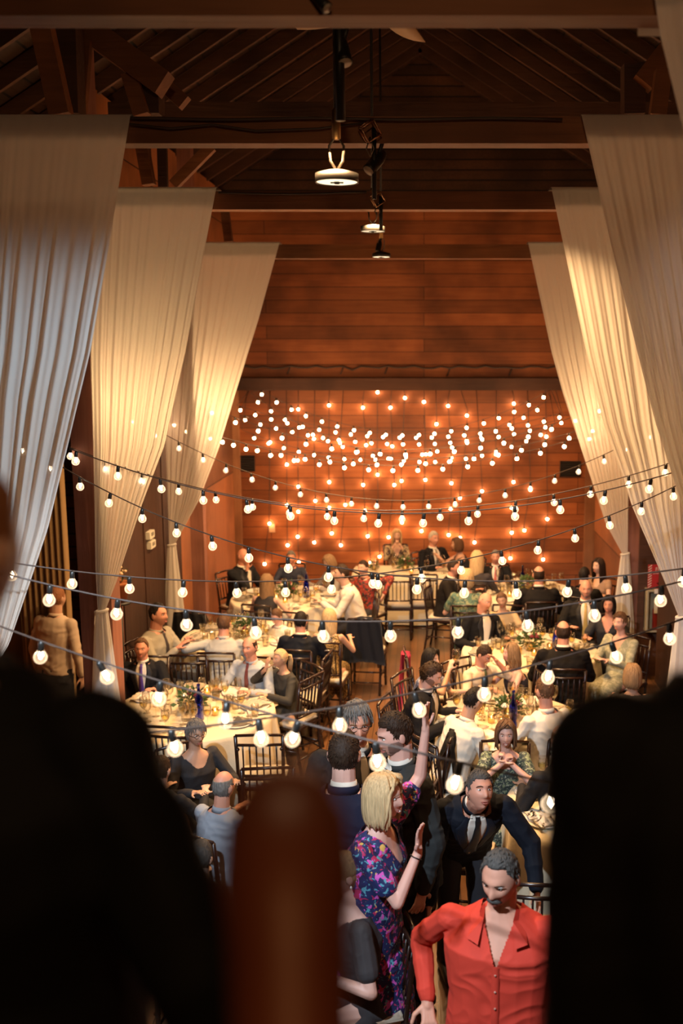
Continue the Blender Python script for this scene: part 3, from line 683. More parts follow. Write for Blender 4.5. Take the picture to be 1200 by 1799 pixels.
def head_grid(bm, keep=None, off=0.0, nu=48, nv=36, fem=False, scale=1, nf=None):
    grid = []
    for j in range(nv + 1):
        th = PI * j / nv; row = []
        for i in range(nu):
            ph = 2 * PI * i / nu; d = V((math.sin(th) * math.cos(ph), math.sin(th) * math.sin(ph), math.cos(th)))
            row.append((d, head_pt(d, fem, off + (nf(d) if nf else 0)) * scale))
        grid.append(row)
    vs = {}
    def vert(i, j):
        key = (i % nu if 0 < j < nv else 0, j)
        if key not in vs: vs[key] = bm.verts.new(grid[j][i % nu][1])
        return vs[key]
    for j in range(nv):
        for i in range(nu):
            if keep and not all(keep(grid[b][a % nu][0]) for a, b in ((i, j), (i + 1, j), (i, j + 1), (i + 1, j + 1))): continue
            q = [vert(i, j), vert(i, j + 1), vert(i + 1, j + 1), vert(i + 1, j)]
            u = []
            for v in q:
                if v not in u: u.append(v)
            if len(u) > 2: bm.faces.new(u)
def hairthr(d, style):
    f = -d.y; t = max(0, min(1, (f + .35) / .85)); thr = -.66 + t * (1.23 if style != 'receding' else 1.41)
    return thr - (.12 if abs(d.x) > .6 and f > 0 else 0)
def hairline(style):
    def keep(d):
        f = -d.y; t = max(0, min(1, (f + .35) / .85)); thr = -.66 + t * (1.23 if style != 'receding' else 1.41)
        if abs(d.x) > .6 and f > 0: thr -= .12
        if d.z < thr: return False
        if style in ('bald', 'balding') and (d.z > (.30 if style == 'bald' else .58) or f > .42): return False
        return True
    return keep
M_LIPS = mat('lips', (.42, .13, .10), .5); M_EYEW = mat('eye_white', (.75, .70, .65), .25); M_IRIS = mat('iris', (.03, .02, .012), .2)
M_TEETH = mat('teeth', (.8, .76, .68), .3)
SKIN = {'fair': (.70, .42, .30), 'pink': (.74, .42, .33), 'tan': (.56, .32, .21), 'red': (.66, .31, .21)}
HAIR = {'black': (.012, .008, .006), 'dark': (.035, .019, .011), 'brown': (.12, .06, .03), 'auburn': (.25, .10, .04), 'gray': (.17, .155, .14), 'white': (.50, .44, .36),
        'blonde': (.60, .42, .22), 'darkblonde': (.27, .165, .085), 'saltpepper': (.075, .068, .062)}
def hairmat(c):
    nm = 'hair_' + c
    if nm in MATS: return MATS[nm]
    m = mat(nm, HAIR[c], .58, spec=.25, var=.65, vs=9); nt = m.node_tree
    for n in nt.nodes:
        if n.type == 'TEX_NOISE':
            bp = nt.nodes.new('ShaderNodeBump'); bp.inputs['Strength'].default_value = .8; bp.inputs['Distance'].default_value = .006; nt.links.new(n.outputs['Fac'], bp.inputs['Height']); nt.links.new(bp.outputs[0], nt.nodes['Principled BSDF'].inputs['Normal'])
            mp = nt.nodes.new('ShaderNodeMapping'); mp.inputs['Scale'].default_value = (14, 14, 1.2)
            tc = [q for q in nt.nodes if q.type == 'TEX_COORD'][0]; nt.links.new(tc.outputs['Object'], mp.inputs[0]); nt.links.new(mp.outputs[0], n.inputs['Vector'])
    return m

def hand(bm, W, d, n, side, sc=1.0, curl=.35, spread=.12):
    """W wrist, d finger direction, n palm normal (palm faces n), side +1: thumb on the +s side"""
    d = d.normalized(); n = (n - d * n.dot(d)).normalized(); s = d.cross(n).normalized() * side
    capsule(bm, W - d * .02 * sc, W + d * .02 * sc, .024 * sc, .024 * sc, 8)
    for k in (-1.2, -.4, .4, 1.2):
        capsule(bm, W + d * .015 * sc + s * k * .011 * sc, W + d * .085 * sc + s * k * .017 * sc, .0145 * sc, .012 * sc, 8)
    for k, L in ((1.5, .068), (.5, .078), (-.5, .072), (-1.5, .056)):
        a = W + d * .088 * sc + s * k * .0185 * sc; dd = (d + s * k * spread).normalized(); ang = 0
        for q, (fr, r) in enumerate(((.45, .0095), (.32, .0085), (.23, .0075))):
            ang += curl * (.7, 1.0, .8)[q]; v = dd * math.cos(ang) + n * math.sin(ang)
            b = a + v * L * fr * sc; capsule(bm, a, b, r * sc, r * .93 * sc, 7); a = b
    a = W + d * .025 * sc + s * .022 * sc; t1 = (d * .55 + s * .8 + n * .25).normalized(); b = a + t1 * .045 * sc; capsule(bm, a, b, .013 * sc, .011 * sc, 7)
    c = b + (d * .85 + s * .35 + n * (.2 + curl * .5)).normalized() * .034 * sc; capsule(bm, b, c, .0105 * sc, .009 * sc, 7)
def ik(S, T, L1, L2, hint):
    v = T - S; D = min(v.length, (L1 + L2) * .995); v = v.normalized(); T = S + v * D
    a = (L1 * L1 - L2 * L2 + D * D) / (2 * D); h = math.sqrt(max(1e-6, L1 * L1 - a * a))
    p = V(hint); p = (p - v * p.dot(v))
    p = p.normalized() if p.length > 1e-4 else V((0, 1, 0))
    return S + v * a + p * h, T
RINGS_M = [(-.14, .180, .135), (-.06, .180, .135), (.04, .170, .130), (.15, .163, .122), (.28, .178, .130), (.38, .185, .125), (.455, .165, .100), (.505, .095, .075), (.53, .066, .064)]
RINGS_F = [(-.14, .185, .140), (-.06, .182, .138), (.04, .160, .118), (.15, .140, .105), (.26, .155, .125), (.34, .160, .135), (.41, .155, .105), (.46, .135, .085), (.505, .075, .065), (.53, .055, .056)]

def person(label, px, py, top, yaw, pose='sit', fem=False, skin='fair', hair=('short', 'dark'), shirt=None, jacket=None, tie=None, dress=None, trousers=(.015, .015, .02),
           lean=5, side=0, twist=0, head=(0, 0, 0), L=None, Rr=None, vox=.011, bulk=1.0, sleeve='long', cut=None, glasses=False, beard=None, mous=None, smile=False, hints=(None, None), hc=(.3, .3), extra=None, hn=(None, None), hd=(None, None), kneelift=0, nolegs=False):
    H = .54 if pose == 'sit' else .93
    lr, sr = R(lean), R(side)
    U = V((math.sin(sr), -math.sin(lr), math.cos(lr) * math.cos(sr))).normalized()
    A = (V((1, 0, 0)) - U * U.x).normalized(); Dp = U.cross(A).normalized()   # Dp points backwards (+y)
    if twist: q = Matrix.Rotation(R(twist), 3, U); A = q @ A; Dp = q @ Dp
    s = 1.0
    for _ in range(3):
        hz = (.45 + .09 * s) if pose == 'sit' else .93 * s
        s = (top - hz) / ((.64 * U.z + .155) if pose != 'x' else 1)
        s = max(.78, min(1.15, s))
    hz = top - s * (.64 * U.z + .155)
    hip = V((0, 0, hz)); P = lambda h: hip + U * (h * s)
    N = P(.53); hq = Euler((R(head[1]), R(head[2]), R(head[0]))).to_matrix()
    Hc = N + U * (.105 * s) + V((0, -.022, .012)) * s
    Hc.z = top - .122 * s
    tgt = at(px, py, z=top); rot = Matrix.Rotation(R(yaw), 3, 'Z'); off = rot @ V((Hc.x, Hc.y, 0))
    root = thing('person', label, 'person', (tgt.x - off.x, tgt.y - off.y, 0), R(yaw))
    rings = RINGS_F if fem else RINGS_M
    seed = int(px)
    sh = .158 if fem else .185
    bw = bulk
    # arms
    arms = []
    for sgn, T, hint in ((1, L, hints[0]), (-1, Rr, hints[1])):
        S = P(.445) + A * (sh * s * (1 + (bw - 1) * .5) * sgn)
        if T is None: T = (.17, -.36, .80) if pose == 'sit' else (.26, -.05, hz / s - .08)
        T = V((T[0] * sgn if T[0] > 0 or True else T[0], T[1], T[2]))
        T = V((T.x * 1.0, T.y, T.z)) if pose == 'sit' else V((T.x, T.y, T.z * s))
        E, Wp = ik(S, T, .285 * s, .255 * s, hint or (sgn * .6, .5, -.8))
        arms.append((S, E, Wp, sgn))
    # ---- body: one continuous skin surface
    bm = bmesh.new()
    def ringset(inset, lo=-9, hi=9, ex=0, flare=None):
        out = []
        for h, a, b in rings:
            if h < lo or h > hi: continue
            k = 1 + (bw - 1) * (1.0 if h < .40 else .35); fr = -(bw - 1) * .06 if -.05 < h < .25 else 0
            out.append((P(h) + Dp * fr * s, A * ((a * k - inset) * s), Dp * ((b * k - inset) * s)))
        return out
    loft(bm, ringset(.014))
    for S, E, W_, sgn in arms:
        r = (.040, .033, .022) if fem else (.048, .038, .026)
        capsule(bm, S, E, r[0] * s, r[1] * s); capsule(bm, E, W_, r[1] * s * 1.03, r[2] * s)
        capsule(bm, P(.40) + A * (.09 * s * sgn), S, .06 * s, r[0] * s)
        i = 0 if sgn > 0 else 1
        dd = V(hd[i]) if hd[i] else (W_ - E); nn = V(hn[i]) if hn[i] else (V((0, 0, -1)) if abs((W_ - E).normalized().z) < .8 else V((-sgn, 0, 0)))
        hand(bm, W_, dd, nn, 1 if i == 0 else -1, s * (.92 if fem else 1.0), hc[i])
    nk = .047 if fem else .058
    capsule(bm, P(.47), Hc + hq @ V((0, .018, -.06)) * s, nk * s * 1.1, nk * s)
    sB = s; s = s * (.95 if not fem else .93); hb = bmesh.new(); head_grid(hb, fem=fem, nu=56, nv=44, scale=s)
    for sg in (-1, 1): ell(hb, V((sg * .077, .012, -.002)) * s, (.011 * s, .021 * s, .032 * s), Euler((.1, 0, sg * .35)).to_matrix(), 10, 8)
    me = bpy.data.meshes.new('h'); hb.transform(Matrix.Translation(Hc) @ hq.to_4x4()); hb.to_mesh(me); hb.free(); bm.from_mesh(me); bpy.data.meshes.remove(me)
    s = sB
    legs = []
    if not nolegs:
        for sg in (1, -1):
            hp = hip + V((sg * .09 * s, -.0, -.02))
            if pose == 'sit': K = V((sg * .12 * s, -.44 * s, .49 * s + .02)); F_ = V((sg * .13 * s, -.40 * s, .09))
            else: K = V((sg * .10 * s, -.03 * s + (hip.y), .49 * s)); F_ = V((sg * .11 * s, .02, .09))
            legs.append((hp, K, F_))
            capsule(bm, hp, K, .078 * s, .052 * s); capsule(bm, K, F_, .05 * s, .036 * s); capsule(bm, F_ + V((0, .03, -.04)), F_ + V((0, -.13 * s, -.055)), .036, .03)
    body = link('body', remesh(bm, vox, 1), mat('skin_' + skin, SKIN[skin], .52, var=.10, vs=14), root)
    # ---- head details
    hx = Matrix.Translation(Hc) @ hq.to_4x4(); s = s * (.95 if not fem else .93)
    def hp_(b, name, m, smooth=True): b.transform(hx); return obj(name, b, m, root, smooth)
    wa = (yaw + head[0]) % 360
    if wa > 180: wa -= 360
    if abs(wa) < 125:
        for sg in (-1, 1):
            b = bmesh.new(); c = V((sg * .031, -.0735, .0115)) * s; ell(b, c, (.0125 * s, .0115 * s, .0065 * s), seg=10, rings=8); ell(b, c + V((0, -.0075 * s, 0)), (.0055 * s, .005 * s, .0055 * s), seg=8, rings=6, mat=1)
            hp_(b, 'eye', [M_EYEW, M_IRIS])
        for sg in (-1, 1):
            b = bmesh.new(); tube(b, [V((sg * x_, -y_, z_)) * s for x_, y_, z_ in ((.016, .0955, .030), (.030, .094, .035), (.045, .083, .032), (.053, .074, .026))], 0, 5, rs=[q_ * s * (.55 if fem else .9) for q_ in (.0028, .0036, .003, .0015)])
            hp_(b, 'eyebrow', hairmat('dark' if hair[1] in ('black', 'dark', 'brown', 'saltpepper') else ('darkblonde' if hair[1] != 'white' else 'gray')))
        b = bmesh.new(); k = .004 if smile else 0
        up = [V((x_, -y_, z_ + abs(x_) * (.22 if smile else -.05))) * s for x_, y_, z_ in ((-.025, .083, -.060), (-.012, .0955, -.0565), (0, .0975, -.0580), (.012, .0955, -.0565), (.025, .083, -.060))]
        lo = [V((x_, -y_, z_ + abs(x_) * (.30 if smile else .02))) * s for x_, y_, z_ in ((-.024, .083, -.0625 - k), (-.012, .094, -.068 - k), (0, .096, -.069 - k), (.012, .094, -.068 - k), (.024, .083, -.0625 - k))]
        tube(b, up, 0, 6, rs=[.0015 * s, .0035 * s, .003 * s, .0035 * s, .0015 * s]); tube(b, lo, 0, 6, rs=[.0015 * s, .004 * s, .0045 * s, .004 * s, .0015 * s]); hp_(b, 'lips', M_LIPS)
        if smile:
            b = bmesh.new(); tube(b, [p.lerp(q, .5) for p, q in zip(up, lo)][1:4], .0035 * s, 6); hp_(b, 'teeth', M_TEETH)
    style, hcol = hair[0], hair[1]
    hm = hairmat(hcol); b = bmesh.new(); vol = {'short': .006, 'curly': .014, 'bald': .002, 'balding': .004, 'receding': .006, 'long': .010, 'bob': .014, 'ponytail': .007, 'wavy': .012, 'updo': .009, 'quiff': .008, 'shorth': .011}[style]
    if hair[-1] == 'buzz': vol = .004
    kp = hairline(style if style in ('bald', 'balding', 'receding') else 'n')
    def nf(d):
        a = noise.noise(V((d.x * 9 + seed, d.y * 9, d.z * 4))) * .003 + noise.noise(V((d.x * 22 + seed, d.y * 22, d.z * 6))) * .0025
        if style in ('curly',): a += noise.noise(V((d.x * 13, d.y * 13 + seed, d.z * 13))) * .014
        if style in ('short', 'receding', 'shorth', 'quiff', 'curly', 'balding'): a -= vol * .95 * (1 - sm(0, .26, d.z - hairthr(d, style)))
        if style == 'quiff': a += .014 * max(0, d.z) * max(0, -d.y + .4)
        if style in ('short', 'receding', 'shorth', 'quiff'): a += .006 * max(0, d.z) - .004 * sm(.3, -.4, d.z)
        if style in ('short', 'receding', 'balding'): a += noise.noise(V((d.x * 34 + seed, d.y * 8, d.z * 10))) * .0045
        return a
    head_grid(b, kp, vol, 64, 48, fem, s, nf)
    if b.faces:
        bmesh.ops.recalc_face_normals(b, faces=b.faces); bmesh.ops.solidify(b, geom=b.faces[:], thickness=(vol + .003) * s)
    rnd = random.Random(seed)
    if style in ('short', 'receding', 'shorth', 'quiff', 'balding', 'curly', 'bald') and vox < .010:
        k_ = 0; cnt = 420 if vox < .0075 else 200
        while k_ < cnt:
            a_ = rnd.uniform(0, 2 * PI); z_ = rnd.uniform(-.5, 1); q_ = math.sqrt(max(0, 1 - z_ * z_)); d = V((q_ * math.cos(a_), q_ * math.sin(a_), z_)); k_ += 1
            if not kp(d): continue
            fl = V((d.x * .5 + .15, -.55 if d.z > .2 else .1, -1 + .9 * max(0, d.z))) + V([rnd.uniform(-.25, .25) for _ in range(3)]); fl = V((d.x * .8 + .5, .5, .35)) + V([rnd.uniform(-.2, .2) for _ in range(3)]) if (-d.y > .3 and style != 'shorth') else fl; fl = (fl - d * fl.dot(d)).normalized()
            Ls = (.05 if style == 'shorth' else (.022 if style == 'curly' else (.012 if style == 'bald' else .020))); lift = vol + nf(d) - .002
            p_ = [head_pt((d + fl * t_ * 8 * Ls).normalized(), fem, lift + t_ * (.008 if style in ('shorth', 'curly') else .003)) for t_ in (0, .5, 1)]
            tube(b, [x_ * s for x_ in p_], 0, 4, rs=[.0035 * s, .0045 * s, .001 * s], cap=False)
    def strand(phi, zl, out=1.0, r=.0075, wave=0, back=0, topd=.25):
        pts = []; st = V((math.sin(phi), math.cos(phi), 0))
        for k in range(7):
            e = R(78 - 78 * k / 6) ; d = V((st.x * math.cos(e), st.y * math.cos(e), math.sin(e)))
            p = head_pt(d, False, vol * .8 + .004 + .003 * rnd.random())
            pts.append(p)
        e0 = pts[-1]; n_ = 7
        for k in range(1, n_ + 1):
            q = k / n_; z = -(zl) * q; w = wave * math.sin(q * 9 + phi * 5)
            o_ = 1 + (.10 * math.sin(q * PI * .8)) * out - .22 * q * (1 if zl < .2 else .6)
            pts.append(V((e0.x * o_ + w * math.cos(phi), e0.y * o_ - w * math.sin(phi) + (.02 * q * back), z)))
        rs = [r * .5] + [r] * (len(pts) - 3) + [r * .8, r * .25]
        tube(b, [p * s for p in pts], 0, 5, rs=[x * s for x in rs])
    if style in ('bob', 'long', 'wavy'):
        zl = {'bob': .125, 'long': .30, 'wavy': .28}[style]; n_ = 84
        if len(hair) > 2 and not isinstance(hair[2], str): zl = hair[2]
        for i in range(n_):
            ph = R(-128 + 256 * i / (n_ - 1)) + rnd.uniform(-.03, .03)
            strand(ph, zl * rnd.uniform(.88, 1.04), 1.2, rnd.uniform(.007, .0105), .012 if style == 'wavy' else .002, 1 if style != 'bob' else 0)
        for i in range(20):
            sg = 1 if i % 3 else -1; q = (i / 19); x0 = .018 + sg * .006 * rnd.random(); w_ = .058 + .020 * q; zz = .055 - .10 * q if sg > 0 else .03 - .10 * q
            pts = [V((x0, -.03 - .05 * q * .6, .128 - .012 * q)), V((x0 + sg * .030, -.070 - .012 * q, .113 - .02 * q)), V((sg * w_ * .95, -.078 + .01 * q, .075 - .02 * q)), V((sg * (w_ + .014), -.058, zz)), V((sg * (w_ + .020), -.045, zz - .06))]
            tube(b, [p * s for p in pts], 0, 5, rs=[.005 * s, .0085 * s, .009 * s, .008 * s, .003 * s])
    if style in ('ponytail', 'updo'):
        for i in range(90):
            ph = R(-150 + 300 * i / 89); d0 = V((math.sin(ph), math.cos(ph) * .9 - .1, .15)); 
            pts = []
            for k in range(6):
                d = (d0 * (1 - k / 5.0) + V((0, 1, .12)) * (k / 5.0) + V((0, 0, .9)) * math.sin(PI * k / 5.0) * .5 * max(0, .5 - d0.y * .5)).normalized(); pts.append(head_pt(d, fem, vol + .002))
            if kp((d0 + V((0, 0, .5 * max(0, -d0.y)))).normalized()): tube(b, [p * s for p in pts], 0, 4, rs=[.003 * s] + [.0055 * s] * 4 + [.004 * s], cap=False)
        if style == 'updo': ell(b, V((0, .10, .03)) * s, (.045 * s, .04 * s, .045 * s), seg=14, rings=10)
        else:
            for i in range(16):
                a = i * .9; r_ = .004 + .012 * rnd.random(); x_, y_ = r_ * math.cos(a), r_ * math.sin(a)
                tube(b, [V((x_, .095, .02 + y_)) * s, V((x_ * 2, .135 + y_, .02)) * s, V((x_ * 2.5, .15 + y_, -.06)) * s, V((x_ * 2.8, .135 + y_, -.16 - .05 * rnd.random())) * s], 0, 5, rs=[.008 * s, .011 * s, .010 * s, .003 * s])
    ho = hp_(b, 'hair', hm) if b.faces else b.free()
    if beard:
        b = bmesh.new(); head_grid(b, lambda d: d.y < .2 and (d.z < -.66 + .62 * sm(.30, .88, abs(d.x)) or (d.y < 0 and abs(d.x) < .36 and -.50 < d.z < -.40)), .0022, 96, 80, fem, s, lambda d: noise.noise(V((d.x * 30, d.y * 30, d.z * 30))) * .0015)
        if b.faces: bmesh.ops.recalc_face_normals(b, faces=b.faces); bmesh.ops.solidify(b, geom=b.faces[:], thickness=.004 * s); hp_(b, 'beard', mat('beard_' + beard, tuple(.4 * a + .6 * b_ * .5 for a, b_ in zip(HAIR[beard], SKIN[skin])), .8))
    if mous:
        b = bmesh.new(); tube(b, [V(p) * s for p in ((-.034, -.078, -.062), (-.020, -.094, -.050), (0, -.102, -.046), (.020, -.094, -.050), (.034, -.078, -.062))], 0, 8, rs=[.004 * s, .009 * s, .009 * s, .009 * s, .004 * s]); hp_(b, 'moustache', hairmat(mous))
    if glasses:
        b = bmesh.new()
        for sg in (-1, 1):
            cc = V((sg * .031, -.097, .008)); tube(b, [(cc + V((.021 * math.cos(k * PI / 8), abs(math.cos(k * PI / 8)) * .003, .016 * math.sin(k * PI / 8)))) * s for k in range(17)], .0018 * s, 5, cap=False)
            tube(b, [V((sg * .052, -.094, .012)) * s, V((sg * .077, -.06, .012)) * s, V((sg * .082, .01, .008)) * s], .0018 * s, 5)
        tube(b, [V((-.010, -.099, .012)) * s, V((0, -.103, .015)) * s, V((.010, -.099, .012)) * s], .0018 * s, 5); hp_(b, 'glasses', M_BLACK)
    # ---- clothes
    s = sB
    wr = .0035; bvh = None
    def garment(name, m, inset, lo, hi, slv, rr=(.062, .052, .037), cutf=None, hem=None, wra=wr):
        bm = bmesh.new(); rg = ringset(inset, lo, hi)
        if hem:   # skirt rings below the hips (dress)
            zs = hem; base = rg[0]
            rg = [(V((base[0].x, base[0].y * .6 - (.20 * s if pose == 'sit' else 0), z_)), A * a_ * s, Dp * b_ * s) for z_, a_, b_ in zs] + rg
        loft(bm, rg)
        if slv:
            for S, E, W_, sgn in arms:
                q = P(.40) + A * (.09 * s * sgn)
                capsule(bm, q, S, .068 * s, rr[0] * s)
                if slv == 'cap': capsule(bm, S, S.lerp(E, .25), rr[0] * s, rr[0] * s)
                elif slv == 'short': capsule(bm, S, S.lerp(E, .65), rr[0] * s, rr[1] * s * 1.25)
                else:
                    capsule(bm, S, E, rr[0] * s, rr[1] * s); capsule(bm, E, E.lerp(W_, .93 if slv == 'long' else .35), rr[1] * s, rr[2] * s)
        me = remesh(bm, vox, 2, wra, 9, seed)
        if cutf:
            bm = bmesh.new(); bm.from_mesh(me)
            kill = [v for v in bm.verts if cutf((v.co - hip).dot(U) / s, (v.co - hip).dot(A) / s, (v.co - hip).dot(Dp) / s)]
            bmesh.ops.delete(bm, geom=kill, context='VERTS')
            bm.to_mesh(me); bm.free(); me.polygons.foreach_set('use_smooth', [True] * len(me.polygons))
        o = link(name, me, m, root)
        t_ = bmesh.new(); t_.from_mesh(me); tr = BVHTree.FromBMesh(t_); t_.free(); return tr
    def patch(tr, name, rows, m, o_=.004, nx=6, th=.003, back=False):
        b = bmesh.new(); F_, G_ = [], []
        sg = 1 if back else -1
        rr_ = []
        for (h0, a0, b0), (h1, a1, b1) in zip(rows, rows[1:]):
            for k in range(4): t = k / 4; rr_.append((h0 + (h1 - h0) * t, a0 + (a1 - a0) * t, b0 + (b1 - b0) * t))
        rr_.append(rows[-1]); lastd = .12 * s
        for h, xl, xr in rr_:
            fr, gr = [], []
            for i in range(nx + 1):
                x_ = xl + (xr - xl) * i / nx; p0 = P(h) + A * (x_ * s) + Dp * (sg * .5 * s)
                hit = tr.ray_cast(p0, -Dp * sg)
                if hit[0] is not None and (hit[0] - p0).length < .5 * s: q = hit[0]
                else: q = P(h) + A * (x_ * s) + Dp * (sg * .075 * s)
                fr.append(b.verts.new(q + Dp * (sg * (o_ + th)))); gr.append(b.verts.new(q + Dp * (sg * o_ - sg * .004)))
            F_.append(fr); G_.append(gr)
        for r0, r1, g0, g1 in zip(F_, F_[1:], G_, G_[1:]):
            for i in range(nx): b.faces.new((r0[i], r0[i + 1], r1[i + 1], r1[i])); b.faces.new((g0[i + 1], g0[i], g1[i], g1[i + 1]))
            b.faces.new((r0[0], r1[0], g1[0], g0[0])); b.faces.new((r0[nx], g0[nx], g1[nx], r1[nx]))
        return obj(name, b, m, root)
    def collar(name, m, rad=.066, h=.035, dn=0, gap=False):
        b = bmesh.new(); cc = P(.505 + dn); ax = (Hc - cc).normalized(); sx = A; sy = ax.cross(sx).normalized(); n_ = 24; rows = []
        for r_, z_ in ((rad + .012, -.012), (rad + .004, h), (rad - .002, h), (rad + .004, -.01)):
            rows.append([b.verts.new(cc + ax * (z_ - (.018 if False else .022) * max(0, -math.sin(2 * PI * k / n_) * -1 if False else math.sin(-2 * PI * k / n_ + 0)) * 0) * s + (sx * math.cos(2 * PI * k / n_) * 1.0 + sy * math.sin(2 * PI * k / n_) * .98) * r_ * s) for k in range(n_)])
        rows.append(rows[0])
        for r0, r1 in zip(rows, rows[1:]):
            for k in range(n_):
                if gap and math.sin(2 * PI * (k + .5) / n_) * (sy.y) < -.25: continue
                b.faces.new((r0[k], r0[(k + 1) % n_], r1[(k + 1) % n_], r1[k]))
        obj(name, b, m, root)
    nr = .058 if not fem else .05
    if dress:
        dm, topc, slv = dress
        cf = None
        if topc == 'strapless': cf = lambda h, a, d: h > .385 + .1 * min(.3, abs(a)) * 0
        elif topc == 'scoop': cf = lambda h, a, d: (h > .40 + 1.1 * max(0, abs(a) - .03) and d < .02) or (h > .475 and abs(a) < .11)
        elif topc == 'vneck': cf = lambda h, a, d: (h > .33 + 2.0 * abs(a) and d < .02) or (h > .50 and abs(a) < .07)
        elif topc == 'crew': cf = lambda h, a, d: h > .50 and abs(a) < .09
        hem = [(.12, .26, .24), (.45 * s, .23, .22), (hz - .16 * s, .20, .17)] if pose != 'sit' else None
        garment('dress', dm, -.003, -9, .53 if topc != 'strapless' else .42, slv, (.052, .047, .038), cf, hem)
        if pose == 'sit':
            bm = bmesh.new(); capsule(bm, hip, V((.09, -.42, .52)) * s, .13 * s, .10 * s); capsule(bm, hip, V((-.09, -.42, .52)) * s, .13 * s, .10 * s); capsule(bm, V((.09, -.42, .5)) * s, V((.1, -.38, .2)) * s, .1 * s, .1 * s); capsule(bm, V((-.09, -.42, .5)) * s, V((-.1, -.38, .2)) * s, .1 * s, .1 * s)
            link('skirt', remesh(bm, max(vox, .014), 2), dm, root)
    else:
        if legs:
            bm = bmesh.new(); b0 = ringset(-.0, -.2, .06); loft(bm, b0)
            for hp, K, F_ in legs: capsule(bm, hp, K, .095 * s, .070 * s); capsule(bm, K, F_ + V((0, 0, .02)), .068 * s, .055 * s)
            link('trousers', remesh(bm, max(vox, .013), 2, .003, 8, seed), mat('cloth_%.3f_%.3f_%.3f' % trousers, trousers, .8), root)
        if shirt:
            sm_ = shirt if not isinstance(shirt, tuple) else mat('shirt_%.2f_%.2f_%.2f' % shirt, shirt, .8)
            if jacket is None:
                tr = garment('shirt', sm_, -.004, -.1, .53, sleeve, (.056, .050, .036), lambda h, a, d: (h > .505 and abs(a) < .08) or (cut == 'open' and d < 0 and h > .36 + 2.6 * abs(a)), wra=.0045)
                collar('collar', sm_, nr + .003, .028, gap=(cut == 'open'))
                if cut != 'nobutton': patch(tr, 'button_placket', [(.36 if cut == 'open' else .49, -.016, .016), (-.06, -.016, .016)], sm_, .001, 2, .002)
                if extra == 'buttons':
                    b = bmesh.new()
                    for k in range(6):
                        h = .33 - k * .075; p0 = P(h) - Dp * .5 * s; hit = tr.ray_cast(p0, Dp)
                        if hit[0] is not None: ell(b, hit[0] - Dp * .007, (.0055, .003, .0055), seg=8, rings=5)
                    obj('buttons', b, mat('pearl_button', (.6, .3, .22), .3), root)
                if cut == 'open':
                    for sg in (-1, 1):
                        b = bmesh.new(); q0 = P(.51) + A * sg * .055 * s - Dp * .045 * s
                        pts = [P(.535) + A * sg * .066 * s + Dp * .01, P(.52) + A * sg * .060 * s - Dp * .085 * s, P(.44) + A * sg * .075 * s - Dp * .150 * s, P(.455) + A * sg * .125 * s - Dp * .130 * s, P(.50) + A * sg * .10 * s - Dp * .03 * s]
                        b.faces.new([b.verts.new(p) for p in pts]); bmesh.ops.solidify(b, geom=b.faces[:], thickness=.004); obj('collar_point', b, sm_, root, False)
        if jacket is not None:
            jm = jacket if not isinstance(jacket, tuple) else mat('suit_%.3f_%.3f_%.3f' % jacket, tuple(c * .6 for c in jacket), .8, spec=.2)
            tr = garment('jacket', jm, -.016, -.2, .53, 'long', (.070, .062, .046), lambda h, a, d: h > .512 and abs(a) < .085, wra=.005)
            collar('shirt_collar', sm_ if shirt else jm, nr + .001, .036, .012); collar('jacket_collar', jm, nr + .013, .024, .004)
            if shirt and not isinstance(shirt, str):
                patch(tr, 'shirt_front', [(.53, -.035, .035), (.495, -.05, .05), (.45, -.062, .062), (.25, -.035, .035), (.10, -.006, .006)], sm_, .002, 8)
            if extra == 'vest': patch(tr, 'waistcoat', [(.38, -.052, .052), (.25, -.037, .037), (.10, -.008, .008)], mat('teal_waistcoat', (.06, .20, .26), .6), .004, 8)
            lm = mat('lapel_%s' % jm.name, tuple(c * .8 + .002 for c in (jacket if isinstance(jacket, tuple) else (.02, .02, .025))), .55, spec=.3)
            for sg in (-1, 1):
                patch(tr, 'lapel', [(.50, sg * .055, sg * .080), (.42, sg * .062, sg * .125), (.385, sg * .055, sg * .120), (.20, sg * .024, sg * .062), (.09, sg * .002, sg * .01)], lm, .005, 4)
        if tie and (shirt or jacket):
            tm = mat('tie_%.2f_%.2f_%.2f' % tie, tie, .45)
            patch(tr, 'tie', [(.52, -.013, .013), (.49, -.016, .016), (.462, -.013, .013), (.44, -.016, .016), (.20, -.032, .032), (.08 if not jacket else .14, -.038, .038)], tm, .008 if jacket is not None else .006, 4, .005)
        if jacket is None and shirt: pass
    if pose == 'stand' and legs:
        b = bmesh.new()
        for _, _, F_ in legs: capsule(b, F_ + V((0, .05, -.04)), F_ + V((0, -.16 * s, -.05)), .048, .04)
        link('shoes', remesh(b, .014, 1), M_BLACK, root)
    return root, dict(s=s, hip=hip, P=P, A=A, Dp=Dp, U=U, arms=arms, Hc=Hc, hq=hq, N=N)
